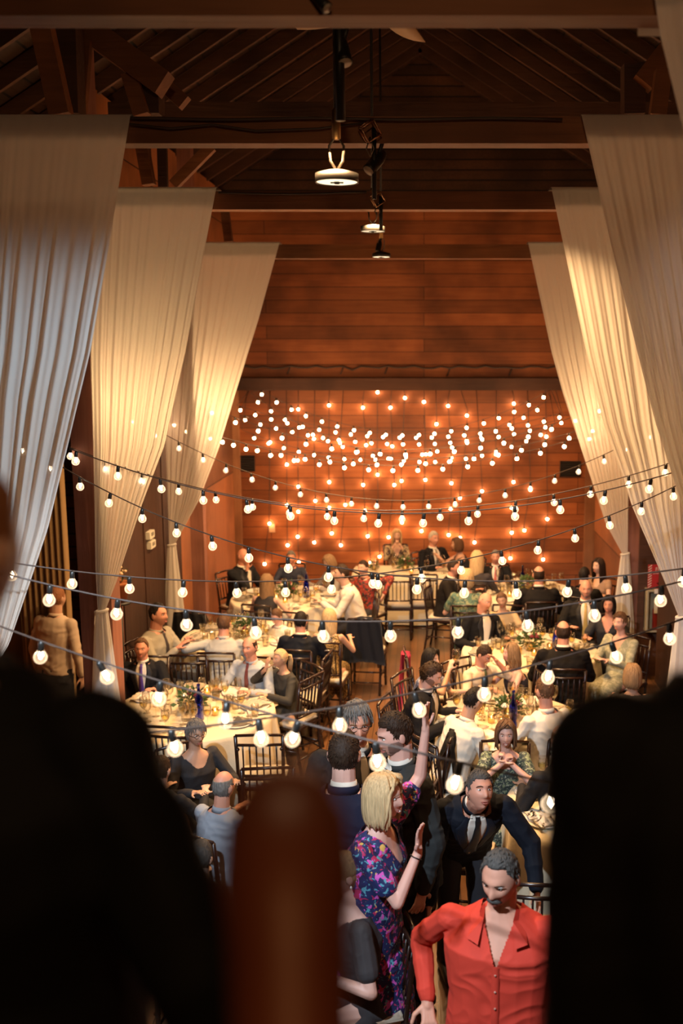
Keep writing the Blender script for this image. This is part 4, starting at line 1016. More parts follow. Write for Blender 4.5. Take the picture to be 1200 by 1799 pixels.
# ================================================================ CHAIRS
M_CHAIR = mat('mahogany_chair', (.022, .009, .006), .26, spec=.6)
M_CUSH = mat('ivory_cushion', (.60, .52, .40), .85)
def chair_proto():
    t = thing('banquet_chair', '', 'chair')
    for sx in (-1, 1):
        bm = bmesh.new(); tube(bm, [(sx * .19, -.19, 0), (sx * .185, -.185, .44)], .014, 8, r1=.018); 
        for z in (.1, .25, .4): lathe(bm, [(.014, z - .012), (.021, z), (.014, z + .012)], c=(sx * .188, -.188, 0), seg=8)
        obj('leg', bm, M_CHAIR, t)
        bm = bmesh.new(); tube(bm, [(sx * .17, .22, 0), (sx * .175, .18, .25), (sx * .18, .175, .46), (sx * .185, .20, .68), (sx * .19, .235, .92)], .015, 8)
        for z, y in ((.12, .2), (.3, .178), (.56, .186), (.80, .217)): lathe(bm, [(.014, z - .012), (.021, z), (.014, z + .012)], c=(sx * .18, y, 0), seg=8)
        obj('leg', bm, M_CHAIR, t)
    bm = bmesh.new(); box(bm, -.20, .20, -.205, .19, .43, .452); bmesh.ops.bevel(bm, geom=bm.edges[:], offset=.008, segments=2); obj('seat', bm, M_CHAIR, t, False)
    bm = bmesh.new(); box(bm, -.19, .19, -.19, .16, .452, .492); bmesh.ops.bevel(bm, geom=bm.edges[:], offset=.016, segments=3); obj('cushion', bm, M_CUSH, t)
    bm = bmesh.new()
    for a, b in (((-.187, -.187, .15), (.187, -.187, .15)), ((-.187, -.187, .22), (-.175, .19, .22)), ((.187, -.187, .22), (.175, .19, .22)), ((-.175, .2, .15), (.175, .2, .15)), ((-.187, -.187, .33), (.187, -.187, .33))): tube(bm, [a, b], .010, 6)
    obj('stretcher', bm, M_CHAIR, t)
    bm = bmesh.new()
    for y, z in ((.236, .925), (.222, .84), (.185, .56)): tube(bm, [(-.19, y, z), (0, y + .012, z + (.008 if z > .9 else 0)), (.19, y, z)], .013, 8)
    for k in range(6): x = -.135 + .054 * k; tube(bm, [(x, .186, .56), (x, .228, .84)], .0075, 6)
    obj('backrest', bm, M_CHAIR, t)
    return t
CHAIR = chair_proto(); chair_used = False
def chair(x, y, yaw, label, group='dark banquet chairs around the tables', kind=None):
    global chair_used
    if not chair_used:
        chair_used = True; o = CHAIR; o.location = (x, y, 0); o.rotation_euler = (0, 0, R(yaw)); o['label'] = label; o['group'] = group; return o
    return copy_tree(CHAIR, None, (x, y, 0), R(yaw), label, group)
def seat_for(res, label, dy=.02):
    root, inf = res; yaw = root.rotation_euler.z; h = Matrix.Rotation(yaw, 3, 'Z') @ V((0, dy, 0))
    return chair(root.location.x + h.x, root.location.y + h.y, math.degrees(yaw), label)
def chair_px(px, py, ztop, yaw, label):
    """place a chair by the middle of its top rail"""
    t = at(px, py, z=.925); o = Matrix.Rotation(R(yaw), 3, 'Z') @ V((0, .236, 0)); return chair(t.x - o.x, t.y - o.y, yaw, label)
def coat_on(ch, label, m, long=.55):
    """a coat hung over a chair back"""
    bm = bmesh.new(); n = 26
    for face in (1, -1):
        prev = None
        for j in range(13):
            q = j / 12; row = []
            for i in range(n + 1):
                u = i / n * 2 - 1; w = .20 + .05 * q; zt = .955 - .05 * u * u
                z = zt - q * (long if face > 0 else long * .45); yy = .235 + face * (.022 + .03 * q + .012 * math.sin(i * .9 + j * .35)) - .06 * q * (1 if face < 0 else -.3)
                row.append(bm.verts.new((u * w, yy, z)))
            if prev:
                for i in range(n): bm.faces.new((prev[i], prev[i + 1], row[i + 1], row[i]))
            prev = row
            if j == 0: 
                if face == 1: t0 = row
                else:
                    for i in range(n): bm.faces.new((t0[i], t0[i + 1], row[i + 1], row[i]))
    bmesh.ops.solidify(bm, geom=bm.faces[:], thickness=.008)
    o = obj('hung_coat', bm, m); o.location = ch.location; o.rotation_euler = ch.rotation_euler; tag(o, label, 'coat'); return o

# ================================================================ TABLES AND WHAT STANDS ON THEM
def mesh_of(bm, name, mats):
    bmesh.ops.recalc_face_normals(bm, faces=bm.faces); me = bpy.data.meshes.new(name); bm.to_mesh(me); bm.free(); me.polygons.foreach_set('use_smooth', [True] * len(me.polygons))
    for m in mats: me.materials.append(m)
    return me
bm = bmesh.new(); lathe(bm, [(0, 0), (.034, .001), (.034, .003), (.005, .007), (.0035, .03), (.004, .085), (.014, .095), (.034, .125), (.038, .155), (.032, .205), (.0305, .205), (.0365, .155), (.032, .127), (.012, .099), (0, .098)], seg=14); G_WINE = mesh_of(bm, 'wine_glass', [M_GLASS])
bm = bmesh.new(); lathe(bm, [(0, 0), (.032, 0), (.036, .11), (.0345, .11), (.031, .008), (0, .008)], seg=14); G_TUMB = mesh_of(bm, 'tumbler', [M_GLASS])
bm = bmesh.new(); lathe(bm, [(0, .001), (.030, .01), (.0335, .07), (0, .07)], seg=12); G_WATER = mesh_of(bm, 'water', [glass('iced_water', (.97, .93, .8), .2)])
bm = bmesh.new(); lathe(bm, [(0, .100), (.012, .102), (.031, .127), (.0355, .148), (0, .148)], seg=12); G_FILL = mesh_of(bm, 'wine_fill', [M_WINE])
bm = bmesh.new(); lathe(bm, [(0, 0), (.08, 0), (.13, .012), (.135, .018), (.128, .018), (.08, .007), (0, .006)], seg=24); G_PLATE = mesh_of(bm, 'plate', [M_CHINA])
bm = bmesh.new(); lathe(bm, [(0, 0), (.038, 0), (.040, .005), (.040, .18), (.036, .205), (.016, .24), (.0135, .31), (.0155, .315), (.0155, .33), (0, .33)], seg=16); G_BOT = mesh_of(bm, 'water_bottle', [M_BLUEGLASS])
bm = bmesh.new(); lathe(bm, [(0, 0), (.045, 0), (.048, .02), (.044, .12), (.022, .17), (.022, .20), (.032, .225), (.030, .225), (.020, .20), (.020, .17), (.042, .118), (.045, .02), (0, .006)], seg=16); G_CAR = mesh_of(bm, 'carafe', [M_GLASS])
bm = bmesh.new(); lathe(bm, [(0, 0), (.030, 0), (.034, .07), (.032, .07), (.028, .006), (0, .006)], seg=12); G_VOT = mesh_of(bm, 'candle_holder', [glass('amber_votive', (1, .86, .6), .25)])
bm = bmesh.new(); lathe(bm, [(0, .006), (.026, .006), (.026, .035), (0, .035)], seg=12); G_WAX = mesh_of(bm, 'wax', [mat('candle_wax', (.85, .7, .45), .6, emit=(1, .5, .15), es=1.2)])
bm = bmesh.new(); lathe(bm, [(0, .036), (.005, .042), (.004, .052), (0, .066)], seg=8); G_FLAME = mesh_of(bm, 'flame', [emitter('candle_flame', (1, .62, .25), 45)])
def napkin_mesh(k):
    rnd = random.Random(k); bm = bmesh.new(); prev = None; n = 16
    for j in range(n + 1):
        row = []
        for i in range(n + 1):
            u, v = i / n - .5, j / n - .5; r = math.hypot(u, v)
            z = .012 + .05 * max(0, .5 - r) * (1 + noise.noise(V((u * 5 + k, v * 5, 0))) * 1.5) + .022 * (noise.noise(V((u * 7, v * 9 + k, 1))) + .3) * (1 - r)
            row.append(bm.verts.new((u * .26 + .02 * noise.noise(V((v * 4, k, 0))), v * .20 + .03 * noise.noise(V((u * 4, k, 3))), max(.003, z))))
        if prev:
            for i in range(n): bm.faces.new((prev[i], prev[i + 1], row[i + 1], row[i]))
        prev = row
    bmesh.ops.solidify(bm, geom=bm.faces[:], thickness=.003); return mesh_of(bm, 'napkin', [M_NAPKIN])
G_NAP = [napkin_mesh(k) for k in range(4)]
def put(name, me, loc, label, cat, group, rz=0, subs=()):
    o = bpy.data.objects.new(name, me); C.objects.link(o); o.location = loc; o.rotation_euler = (0, 0, rz); tag(o, label, cat, group)
    for nm, m2 in subs: c = bpy.data.objects.new(nm, m2); C.objects.link(c); c.parent = o
    return o
M_LEAF = mat('arrangement_leaf', (.07, .12, .03), .6); M_ROSE = mat('blush_petals', (.75, .48, .36), .7); M_IVORYF = mat('ivory_petals', (.85, .76, .60), .7); M_WINEF = mat('burgundy_petals', (.16, .015, .02), .7)
def flower(bm, c, r, rnd):
    for ring, n_, tilt in ((1, 6, .3), (.7, 5, .8), (.4, 4, 1.3)):
        for k in range(n_):
            a = 2 * PI * k / n_ + ring; ell(bm, V(c) + V((math.cos(a) * r * ring * .55, math.sin(a) * r * ring * .55, r * (1 - ring) * .7)), (r * .42, r * .3, r * .36), Euler((0, tilt, a)).to_matrix(), 7, 5)
def centrepiece(loc, where, seed, sc=1.0, kinds=(M_ROSE, M_IVORYF, M_WINEF)):
    rnd = random.Random(seed); t = thing('flower_centrepiece', 'low centrepiece of pale flowers and trailing greens on the %s' % where, 'flowers', loc)
    bm = bmesh.new(); lathe(bm, [(0, 0), (.05 * sc, 0), (.065 * sc, .08 * sc), (.06 * sc, .08 * sc), (.045 * sc, .006), (0, .006)], seg=16); obj('vase', bm, mat('gold_bowl', (.5, .34, .12), .35, metal=.8), t)
    bm = bmesh.new()
    for k in range(170):
        a = rnd.uniform(0, 6.28); e = rnd.uniform(-.25, 1.3); d = V((math.cos(a) * math.cos(e), math.sin(a) * math.cos(e), math.sin(e))); p = V((0, 0, .08 * sc)) + d * rnd.uniform(.04, .13) * sc; s, u = frame_of(d); s = (s * math.cos(a * 3) + u * math.sin(a * 3)); L = rnd.uniform(.04, .07) * sc
        bm.faces.new([bm.verts.new(q) for q in (p, p + d * L * .5 + s * L * .28, p + d * L, p + d * L * .5 - s * L * .28)])
    obj('greenery', bm, M_LEAF, t, False)
    for k in range(9):
        a = k * 2.4; e = rnd.uniform(.1, 1.3); d = V((math.cos(a) * math.cos(e), math.sin(a) * math.cos(e), math.sin(e))); bm = bmesh.new(); flower(bm, V((0, 0, .08 * sc)) + d * .115 * sc, rnd.uniform(.022, .036) * sc, rnd); obj('bloom', bm, kinds[k % len(kinds)], t)
def table(cx, cy, r, where, seed, n=8, glasses=16, dense=1.0, ang0=0.2, skipplates=()):
    rnd = random.Random(seed)
    t = thing('round_table', 'round banquet table under the long cream cloth, the %s' % where, 'table', (cx, cy, 0))
    bm = bmesh.new(); lathe(bm, [(0, .72), (r - .01, .72), (r - .01, .742), (0, .742)], seg=48); obj('tabletop', bm, W_TRIM, t, False)
    for k in range(4):
        a = PI / 4 + k * PI / 2; bm = bmesh.new(); tube(bm, [(math.cos(a) * r * .55, math.sin(a) * r * .55, 0), (math.cos(a) * r * .5, math.sin(a) * r * .5, .72)], .018, 8); obj('leg', bm, M_BLACK, t)
    bm = bmesh.new(); seg = 144; rings = []
    prof = [(0, .747), (r * .5, .747), (r * .93, .747), (r - .005, .745), (r + .008, .735), (r + .015, .70), (r + .03, .5), (r + .045, .25), (r + .055, .02)]
    for q, (rr, z) in enumerate(prof):
        ring = []
        for k in range(seg):
            a = 2 * PI * k / seg; f = max(0, (.745 - z) / .745); w = rr + f * .065 * math.sin(a * 15 + seed + .8 * math.sin(a * 3)) + f * .03 * math.sin(a * 31 + seed * 2)
            if rr == 0: break
            ring.append(bm.verts.new((w * math.cos(a), w * math.sin(a), z)))
        rings.append(ring if rr else [bm.verts.new((0, 0, z))])
    for a, b in zip(rings, rings[1:]):
        for k in range(seg):
            if len(a) == 1: bm.faces.new((a[0], b[k], b[(k + 1) % seg]))
            else: bm.faces.new((a[k], b[k], b[(k + 1) % seg], a[(k + 1) % seg]))
    o = obj('tablecloth', bm, M_CLOTH); o.location = (cx, cy, 0); tag(o, 'cream floor length tablecloth on the %s' % where, 'tablecloth')
    Z = .748; taken = [(0, 0, .12)]
    def free(x, y, rad):
        if any(math.hypot(x - a, y - b) < rad + c for a, b, c in taken): return False
        taken.append((x, y, rad)); return True
    centrepiece((cx, cy, Z), where, seed, 1.0 if r > .6 else .9)
    for k in range(n):
        a = ang0 + 2 * PI * k / n; x, y = (r - .17) * math.cos(a), (r - .17) * math.sin(a)
        if k in skipplates: taken.append((x, y, .05)); continue
        taken.append((x, y, .13)); put('plate', G_PLATE, (cx + x, cy + y, Z), 'white china dinner plate at a place setting on the %s' % where, 'plate', 'plates on the %s' % where)
        if k % 2 == 0 or rnd.random() < .35: put('napkin', G_NAP[k % 4], (cx + x, cy + y, Z + .018), 'crumpled cream napkin lying on a plate on the %s' % where, 'napkin', 'napkins on the %s' % where, rnd.uniform(0, 6))
        else:
            x2, y2 = x + .16 * math.cos(a + 1.6), y + .16 * math.sin(a + 1.6)
            bm = None
    def scatter(fn, count, rad, r0, r1):
        c_ = 0; tr_ = 0
        while c_ < count and tr_ < 400:
            tr_ += 1; a = rnd.uniform(0, 6.28); q = rnd.uniform(r0, r1) * r; x, y = q * math.cos(a), q * math.sin(a)
            if free(x, y, rad): fn(V((cx + x, cy + y, Z)), c_); c_ += 1
    scatter(lambda p, k: put('water_bottle', G_BOT, p, 'tall cobalt blue glass water bottle on the %s' % where, 'bottle', None), 1, .05, .25, .45)
    scatter(lambda p, k: put('carafe', G_CAR, p, 'clear glass carafe on the %s' % where, 'carafe', None), 1, .05, .3, .5)
    scatter(lambda p, k: put('votive_candle', G_VOT, p, 'lit votive candle in a small glass on the %s' % where, 'candle', 'votive candles on the %s' % where, 0, (('wax', G_WAX), ('flame', G_FLAME))), 4, .04, .2, .6)
    scatter(lambda p, k: put('wine_glass', G_WINE, p, 'clear stemmed wine glass standing on the %s' % where, 'wine glass', 'wine glasses on the %s' % where, 0, (('wine_fill', G_FILL),) if k % 3 else ()), int(glasses * dense), .04, .3, .86)
    scatter(lambda p, k: put('water_tumbler', G_TUMB, p, 'clear straight water glass standing on the %s' % where, 'glass', 'water glasses on the %s' % where, 0, (('water', G_WATER),)), int(8 * dense), .04, .3, .9)
# ================================================================ TABLES
T1 = at(335, 1249, z=.75); T2 = at(432, 1117, z=.75); T3 = at(505, 1049, z=.75); T4 = at(925, 1040, z=.75); T5 = at(932, 1142, z=.75); T6 = at(893, 1262, z=.75)
TN = ['left front round table', 'left middle round table', 'left far round table', 'right far round table', 'right middle round table', 'right near round table', 'right front round table']
table(T1.x, T1.y, .75, TN[0], 1, glasses=22); table(T2.x, T2.y, .72, TN[1], 2, glasses=18); table(T3.x, T3.y, .74, TN[2], 3, glasses=14)
table(T4.x, T4.y, .74, TN[3], 4, glasses=14); table(T5.x, T5.y, .74, TN[4], 5, glasses=18); table(T6.x, T6.y, .66, TN[5], 6, glasses=24)
T7 = V((1.36, 6.75, 0)); table(T7.x, T7.y, .76, TN[6], 7, glasses=22, ang0=3.6)
TH = at(706, 1002, z=.75)
t = thing('head_table', 'long head table against the bulb wall', 'table', (TH.x, TH.y, 0))
bm = bmesh.new(); box(bm, -.72, .72, -.36, .36, .72, .742); obj('tabletop', bm, W_TRIM, t, False)
for sx in (-1, 1):
    for sy in (-1, 1): bm = bmesh.new(); tube(bm, [(sx * .64, sy * .28, 0), (sx * .64, sy * .28, .72)], .018, 8); obj('leg', bm, M_BLACK, t)
bm = bmesh.new(); per = []
def rrect(hx, hy, n=160):
    out = []
    for k in range(n):
        a = 2 * PI * k / n; c, s = math.cos(a), math.sin(a); out.append((hx * math.copysign(abs(c) ** .22, c), hy * math.copysign(abs(s) ** .22, s), a))
    return out
prev = None
for hx, hy, z in ((.4, .2, .747), (.72, .36, .747), (.735, .375, .735), (.745, .385, .6), (.76, .40, .3), (.775, .415, .02)):
    f = max(0, (.735 - z)) * .05
    row = [bm.verts.new((x + f * math.cos(a) * math.sin(a * 34), y + f * math.sin(a) * math.sin(x * 38), z)) for x, y, a in rrect(hx, hy)]
    if prev:
        for k in range(160): bm.faces.new((prev[k], prev[(k + 1) % 160], row[(k + 1) % 160], row[k]))
    else: bm.faces.new(row)
    prev = row
o = obj('tablecloth', bm, M_CLOTH); o.location = (TH.x, TH.y, 0); tag(o, 'cream floor length tablecloth on the long head table', 'tablecloth')
centrepiece((TH.x + .05, TH.y, .748), 'head table before the blonde woman', 21, .9)
centrepiece((TH.x - .42, TH.y + .05, .748), 'left end of the head table', 22, .6)
for k in range(12):
    x = -.62 + 1.24 * (k % 6) / 5; y = (-.2, .16)[k // 6]
    if abs(x - .05) < .14 and k > 5: continue
    if k % 3 == 0: put('votive_candle', G_VOT, (TH.x + x + .02, TH.y + y, .748), 'lit votive candle in a small glass on the head table', 'candle', 'votive candles on the head table', 0, (('wax', G_WAX), ('flame', G_FLAME)))
    else: put('wine_glass', G_WINE, (TH.x + x, TH.y + y, .748), 'clear stemmed wine glass standing on the head table', 'wine glass', 'wine glasses on the head table', 0, (('wine_fill', G_FILL),))
# menus on the left front table
M_MENU = blotch('printed_menu', (.72, .66, .56), [(.25, .12, .10), (.45, .2, .15)], 60, thr=(.60, .66))
for k, (px, py, rz) in enumerate(((455, 1252, .3), (438, 1268, -.5))):
    p = at(px, py, z=.752 + k * .002); bm = bmesh.new(); box(bm, -.10, .10, -.07, .07, 0, .001); o = obj('menu_sheet', bm, M_MENU, smooth=False); o.location = p + V((0, 0, .012)); o.rotation_euler = (0, 0, rz)
    tag(o, ('upper printed menu sheet at the right side of the left front table', 'lower printed menu sheet at the right side of the left front table')[k], 'menu')
# ================================================================ GUESTS
NAVY = (.012, .018, .038); BLK = (.010, .010, .013); WH = (.78, .72, .62)
def M(c): return mat('fab_%.2f_%.2f_%.2f' % c, c, .8, bump=.1, bs=120)
P_ = person
res = []
def guest(desc, *a, chairlab=None, **k):
    r = person(desc, *a, **k); res.append(r)
    if chairlab: seat_for(r, 'dark banquet chair under ' + chairlab)
    return r
# --- far head table
guest('blonde woman in a patterned blouse at the head table, hands near her face', 697, 929, 1.24, 5, fem=True, hair=('wavy', 'blonde', .20), dress=(blotch('cream_print', (.45, .35, .2), [(.05, .03, .03)], 22), 'vneck', 'long'), L=(.05, -.26, 1.0), Rr=(.06, -.26, 1.0), chairlab='the blonde woman at the head table')
guest('white-haired man in a dark suit and grey tie at the head table', 762, 933, 1.30, 35, hair=('short', 'white'), skin='red', shirt=WH, jacket=BLK, tie=(.25, .22, .18), chairlab='the white-haired man at the head table')
guest('dark-haired woman in a sleeveless top leaning to the white-haired man', 803, 944, 1.24, -75, fem=True, hair=('bob', 'brown'), dress=(M((.02, .018, .02)), 'scoop', None), lean=12, L=(.1, -.42, .95), Rr=(.1, -.42, .95), skin='tan', chairlab='the dark-haired woman leaning at the head table')
# --- left far table
guest('bald man in a dark suit resting his chin on his hand, left far table', 427, 963, 1.30, 55, hair=('bald', 'gray'), skin='red', shirt=WH, jacket=(.02, .022, .028), Rr=(.02, -.20, 1.02), lean=8, chairlab='the bald man resting his chin on his hand')
guest('grey-haired guest in dark navy smiling behind the left far table', 511, 968, 1.18, 5, hair=('shorth', 'gray'), skin='red', shirt=(.02, .025, .05), smile=True, chairlab='the smiling guest in navy at the left far table')
guest('long-haired woman seen from behind with bare arms, left far table', 468, 1008, 1.25, 165, fem=True, hair=('long', 'darkblonde', .34), dress=(M((.015, .013, .016)), 'crew', None), Rr=(.22, -.34, .78), chairlab='the long-haired woman with bare arms')
guest('light-haired woman in grey leaning over the left far table', 578, 974, 1.22, -55, fem=True, hair=('bob', 'darkblonde'), dress=(M((.25, .22, .19)), 'crew', 'long'), lean=10, head=(0, 20, 0), chairlab='the light-haired woman in grey')
guest('man in a white shirt leaning on the left far table with clasped hands', 600, 991, 1.33, -80, hair=('short', 'dark'), skin='fair', shirt=WH, lean=16, L=(.08, -.46, .86), Rr=(.08, -.46, .86), chairlab='the white-shirted man at the left far table')
guest('dark-haired man in a red patterned shirt with his elbow over a chair', 638, 984, 1.22, -35, hair=('short', 'dark'), shirt=blotch('red_print', (.30, .03, .02), [(.04, .03, .03), (.5, .12, .05)], 26), L=(.34, -.05, .80), hints=((1, .3, .2), None), chairlab='the man in the red patterned shirt')
# --- right far table
guest('dark-haired man in a dark suit turned to the table, beside the blonde in green', 797, 983, 1.25, 75, hair=('short', 'dark'), skin='red', shirt=WH, jacket=(.02, .016, .014), lean=10, L=(.12, -.4, .82), chairlab='the dark-suited man beside the blonde in green')
guest('woman with long straight blonde hair seen from behind, right far table', 838, 967, 1.33, 165, fem=True, hair=('long', 'blonde', .26), dress=(M((.03, .025, .03)), 'crew', 'long'), chairlab='the woman with long straight blonde hair')
guest('blonde woman in a green patterned top seen from behind', 820, 999, 1.32, 178, fem=True, hair=('bob', 'blonde'), dress=(blotch('green_print', (.08, .16, .12), [(.25, .28, .16), (.02, .06, .06)], 20), 'crew', 'short'), chairlab='the blonde woman in green')
guest('grey-haired man in a dark suit with a pink tie facing the camera', 871, 966, 1.20, -5, hair=('short', 'gray'), skin='red', shirt=WH, jacket=BLK, tie=(.55, .16, .14), chairlab='the man with the pink tie')
guest('dark-haired man in a black jacket seen from behind, right far table', 947, 994, 1.32, 180, hair=('balding', 'dark'), skin='red', shirt=WH, jacket=(.016, .013, .012), bulk=1.1, chairlab='the man in black seen from behind at the right far table')
guest('pale woman with long brown hair against the right wall', 1052, 980, 1.27, -50, fem=True, hair=('long', 'dark', .28), dress=(M((.35, .22, .14)), 'scoop', 'cap'), chairlab='the pale woman against the right wall')
guest('guest with short black hair and black jacket beside the pale woman', 1027, 996, 1.26, 150, hair=('short', 'black'), shirt=BLK, jacket=(.010, .009, .009), bulk=1.05, chairlab='the guest with short black hair')
# --- right middle table
guest('bald man in a dark suit tilting his head to the woman in beige', 852, 1040, 1.29, 30, hair=('bald', 'gray'), skin='red', shirt=WH, jacket=BLK, side=6, head=(10, 8, 22), smile=True, Rr=(.2, -.3, .74), chairlab='the bald man tilting his head')
guest('woman in a beige top with hair pinned up, beside the tilting bald man', 882, 1040, 1.17, -12, fem=True, hair=('updo', 'brown'), skin='tan', dress=(M((.46, .34, .20)), 'crew', 'short'), side=-4, head=(0, 8, -10), chairlab='the woman in beige')
guest('bald man with a grey goatee, white shirt and yellow tie', 1030, 1018, 1.31, -8, hair=('bald', 'gray'), skin='red', shirt=WH, jacket=(.02, .018, .016), tie=(.55, .38, .12), beard='white', bulk=1.15, chairlab='the man with the yellow tie')
guest('dark-haired woman in a black top next to the man with the yellow tie', 1070, 1046, 1.24, -20, fem=True, skin='red', hair=('bob', 'black'), dress=(M((.02, .02, .025)), 'vneck', 'short'), chairlab='the dark-haired woman in black')
guest('woman with short brown hair in a sage green wrap, arms folded', 1090, 1075, 1.26, -42, fem=True, skin='pink', hair=('shorth', 'brown'), dress=(blotch('sage_lace', (.30, .30, .20), [(.42, .40, .28)], 30), 'vneck', 'long'), L=(.05, -.36, .80), Rr=(.1, -.34, .80), bulk=1.15, vox=.009, chairlab='the woman in sage green')
guest('balding man in a black suit seen from behind at the right middle table', 990, 1090, 1.33, 178, hair=('balding', 'dark'), skin='red', shirt=WH, jacket=(.012, .010, .010), bulk=1.12, chairlab='the balding man in black seen from behind')
# --- right near table
guest('dark-haired man in a cream shirt pressing his hand to his forehead', 850, 1132, 1.18, 40, hair=('short', 'dark'), skin='red', shirt=(.70, .58, .40), tie=(.10, .14, .08), lean=14, head=(15, 32, 0), L=(.03, -.30, 1.04), hints=((.5, -.6, -.6), None), sleeve='elbow', vox=.008, chairlab='the man pressing his forehead')
guest('blonde woman with pinned-back hair and bare shoulders facing left', 898, 1129, 1.19, -75, fem=True, skin='pink', hair=('wavy', 'darkblonde', .20), dress=(M((.03, .025, .03)), 'strapless', None), lean=8, vox=.008, chairlab='the blonde woman with bare shoulders')
r25 = guest('dark-haired woman drinking from a glass, half hidden behind the curly-haired man', 757, 1139, 1.22, 60, fem=True, hair=('long', 'black', .28), dress=(blotch('slate_floral', (.10, .12, .20), [(.4, .4, .5)], 24), 'crew', 'short'), Rr=(.03, -.28, 1.05), vox=.009, chairlab='the dark-haired woman drinking')
guest('dark curly-haired man in a black suit leaning in from the left', 757, 1162, 1.30, 75, hair=('curly', 'dark'), skin='pink', shirt=WH, jacket=(.012, .011, .013), beard='dark', lean=14, head=(0, 26, 0), vox=.008, chairlab='the curly-haired man in black')
guest('man with cropped dark hair and glasses in a white shirt seen from behind', 832, 1208, 1.26, 125, hair=('quiff', 'black', 'buzz'), skin='tan', shirt=WH, lean=22, head=(0, 18, 0), glasses=True, vox=.007, chairlab='the man in the white shirt with glasses')
guest('bearded man in a white shirt turned away, right side of the near table', 957, 1189, 1.32, -150, hair=('short', 'brown', 'buzz'), skin='red', shirt=WH, beard='brown', vox=.007, chairlab='the bearded man in the white shirt')
r29 = guest('smiling woman with a brown bob resting her chin on clasped hands', 889, 1265, 1.24, -4, fem=True, skin='pink', hair=('bob', 'brown', .13), dress=(blotch('dark_floral', (.03, .05, .05), [(.20, .26, .16), (.35, .38, .30)], 34, thr=(.55, .62)), 'scoop', 'short'),
      L=(.025, -.20, .955), Rr=(.025, -.21, .945), hints=((.9, -.2, -.6), (-.9, -.2, -.6)), smile=True, lean=8, hc=(1.3, 1.3), hn=((-1, .3, 0), (1, .3, 0)), hd=((-.6, 0, .8), (.6, 0, .8)), vox=.0055, chairlab='the smiling woman with the brown bob')
# --- left middle table
guest('dark-haired balding man in a grey shirt at the left wall facing right', 277, 1059, 1.38, 72, hair=('receding', 'black'), skin='red', shirt=(.34, .31, .24), tie=(.05, .04, .04), lean=6, bulk=1.1, L=(.1, -.36, .95), Rr=(.1, -.36, .93), vox=.009, chairlab='the man in the grey shirt')
guest('man in a pale blue shirt seen from behind at the left middle table', 393, 1078, 1.24, 178, hair=('short', 'brown'), skin='red', shirt=(.42, .43, .42), bulk=1.12, L=(.42, -.10, .85), lean=12, hints=((1, 0, -.3), None), vox=.009, chairlab='the man in the pale blue shirt seen from behind')
guest('boy with brown hair and glasses in a white shirt leaning down', 486, 1068, 1.08, -25, hair=('short', 'brown'), skin='pink', shirt=WH, lean=10, head=(-10, 25, 10), glasses=True, Rr=(.18, -.3, .92), chairlab='the boy with glasses')
guest('dark-haired man in a navy suit seen from behind at the left middle table', 528, 1074, 1.26, 172, hair=('short', 'black'), skin='red', shirt=WH, jacket=(.012, .016, .028), chairlab='the man in navy seen from behind')
guest('woman with wavy blonde hair in a gold sequinned dress seen from behind', 578, 1069, 1.22, 172, fem=True, skin='tan', hair=('wavy', 'blonde', .26), dress=(blotch('gold_sequins', (.10, .06, .02), [(.55, .38, .16), (.03, .02, .01)], 60, .35), 'scoop', None), chairlab='the woman in gold sequins')
# --- left front table
guest('man in a black suit with a purple tie facing the camera', 248, 1121, 1.22, 4, hair=('receding', 'brown'), skin='red', shirt=WH, jacket=(.014, .014, .018), tie=(.10, .05, .28), vox=.008, chairlab='the man with the purple tie')
guest('balding man in a light blue shirt and maroon tie looking left', 438, 1118, 1.25, -22, hair=('balding', 'dark'), skin='red', shirt=(.42, .45, .48), tie=(.16, .04, .04), lean=6, vox=.007, chairlab='the man with the maroon tie')
guest('blonde woman in a black cardigan with a ponytail, hand over her mouth', 492, 1139, 1.17, -50, fem=True, skin='tan', hair=('ponytail', 'blonde'), dress=(M((.03, .028, .024)), 'crew', 'long'), lean=10, Rr=(.05, -.24, .98), hd=(None, (.1, .2, 1)), hn=(None, (0, 1, 0)), hints=(None, (-.7, -.6, -.6)), vox=.007, chairlab='the blonde woman in the black cardigan')
guest('woman with short grey hair and glasses in a black top turned to the table', 343, 1263, 1.24, 38, fem=True, skin='tan', hair=('shorth', 'gray'), dress=(M((.02, .018, .018)), 'scoop', 'long'), glasses=True, lean=6, bulk=1.1, head=(0, 8, 0), vox=.007, chairlab='the woman with short grey hair')
guest('dark-haired woman looking down at the left edge of the front table', 207, 1246, 1.18, 25, fem=True, hair=('bob', 'dark', .16), skin='tan', dress=(M((.03, .02, .018)), 'crew', 'long'), head=(10, 22, 0), chairlab='the dark-haired woman looking down')
guest('balding grey man in a blue grey shirt seen from behind near the loft', 392, 1354, 1.24, 150, hair=('balding', 'gray'), skin='red', shirt=(.30, .33, .38), vox=.008, chairlab='the balding man in blue grey')
guest('guest with dark hair seated in shadow beside the grey man', 282, 1328, 1.20, 165, hair=('short', 'dark'), shirt=BLK, chairlab='the guest with dark hair in shadow')
guest('guest with grey streaked dark hair at lower left in deep shadow', 352, 1476, 1.22, 170, hair=('short', 'saltpepper'), shirt=BLK, chairlab='the guest with grey streaked hair')
r49 = guest('woman with auburn blonde hair and pearl earring in dark grey, facing left', 606, 1494, 1.38, -72, fem=True, skin='pink', hair=('ponytail', 'darkblonde'), dress=(M((.035, .03, .032)), 'scoop', 'short'), head=(-5, 12, 0), L=(.16, -.25, .80), Rr=(.16, -.25, .80), vox=.006, chairlab='the woman with the pearl earring')
guest('light-haired guest seated in the shadow at right, seen from behind', 1112, 1166, 1.24, 170, fem=True, hair=('bob', 'darkblonde'), dress=(M((.05, .04, .03)), 'crew', 'long'), chairlab='the light-haired guest at right')
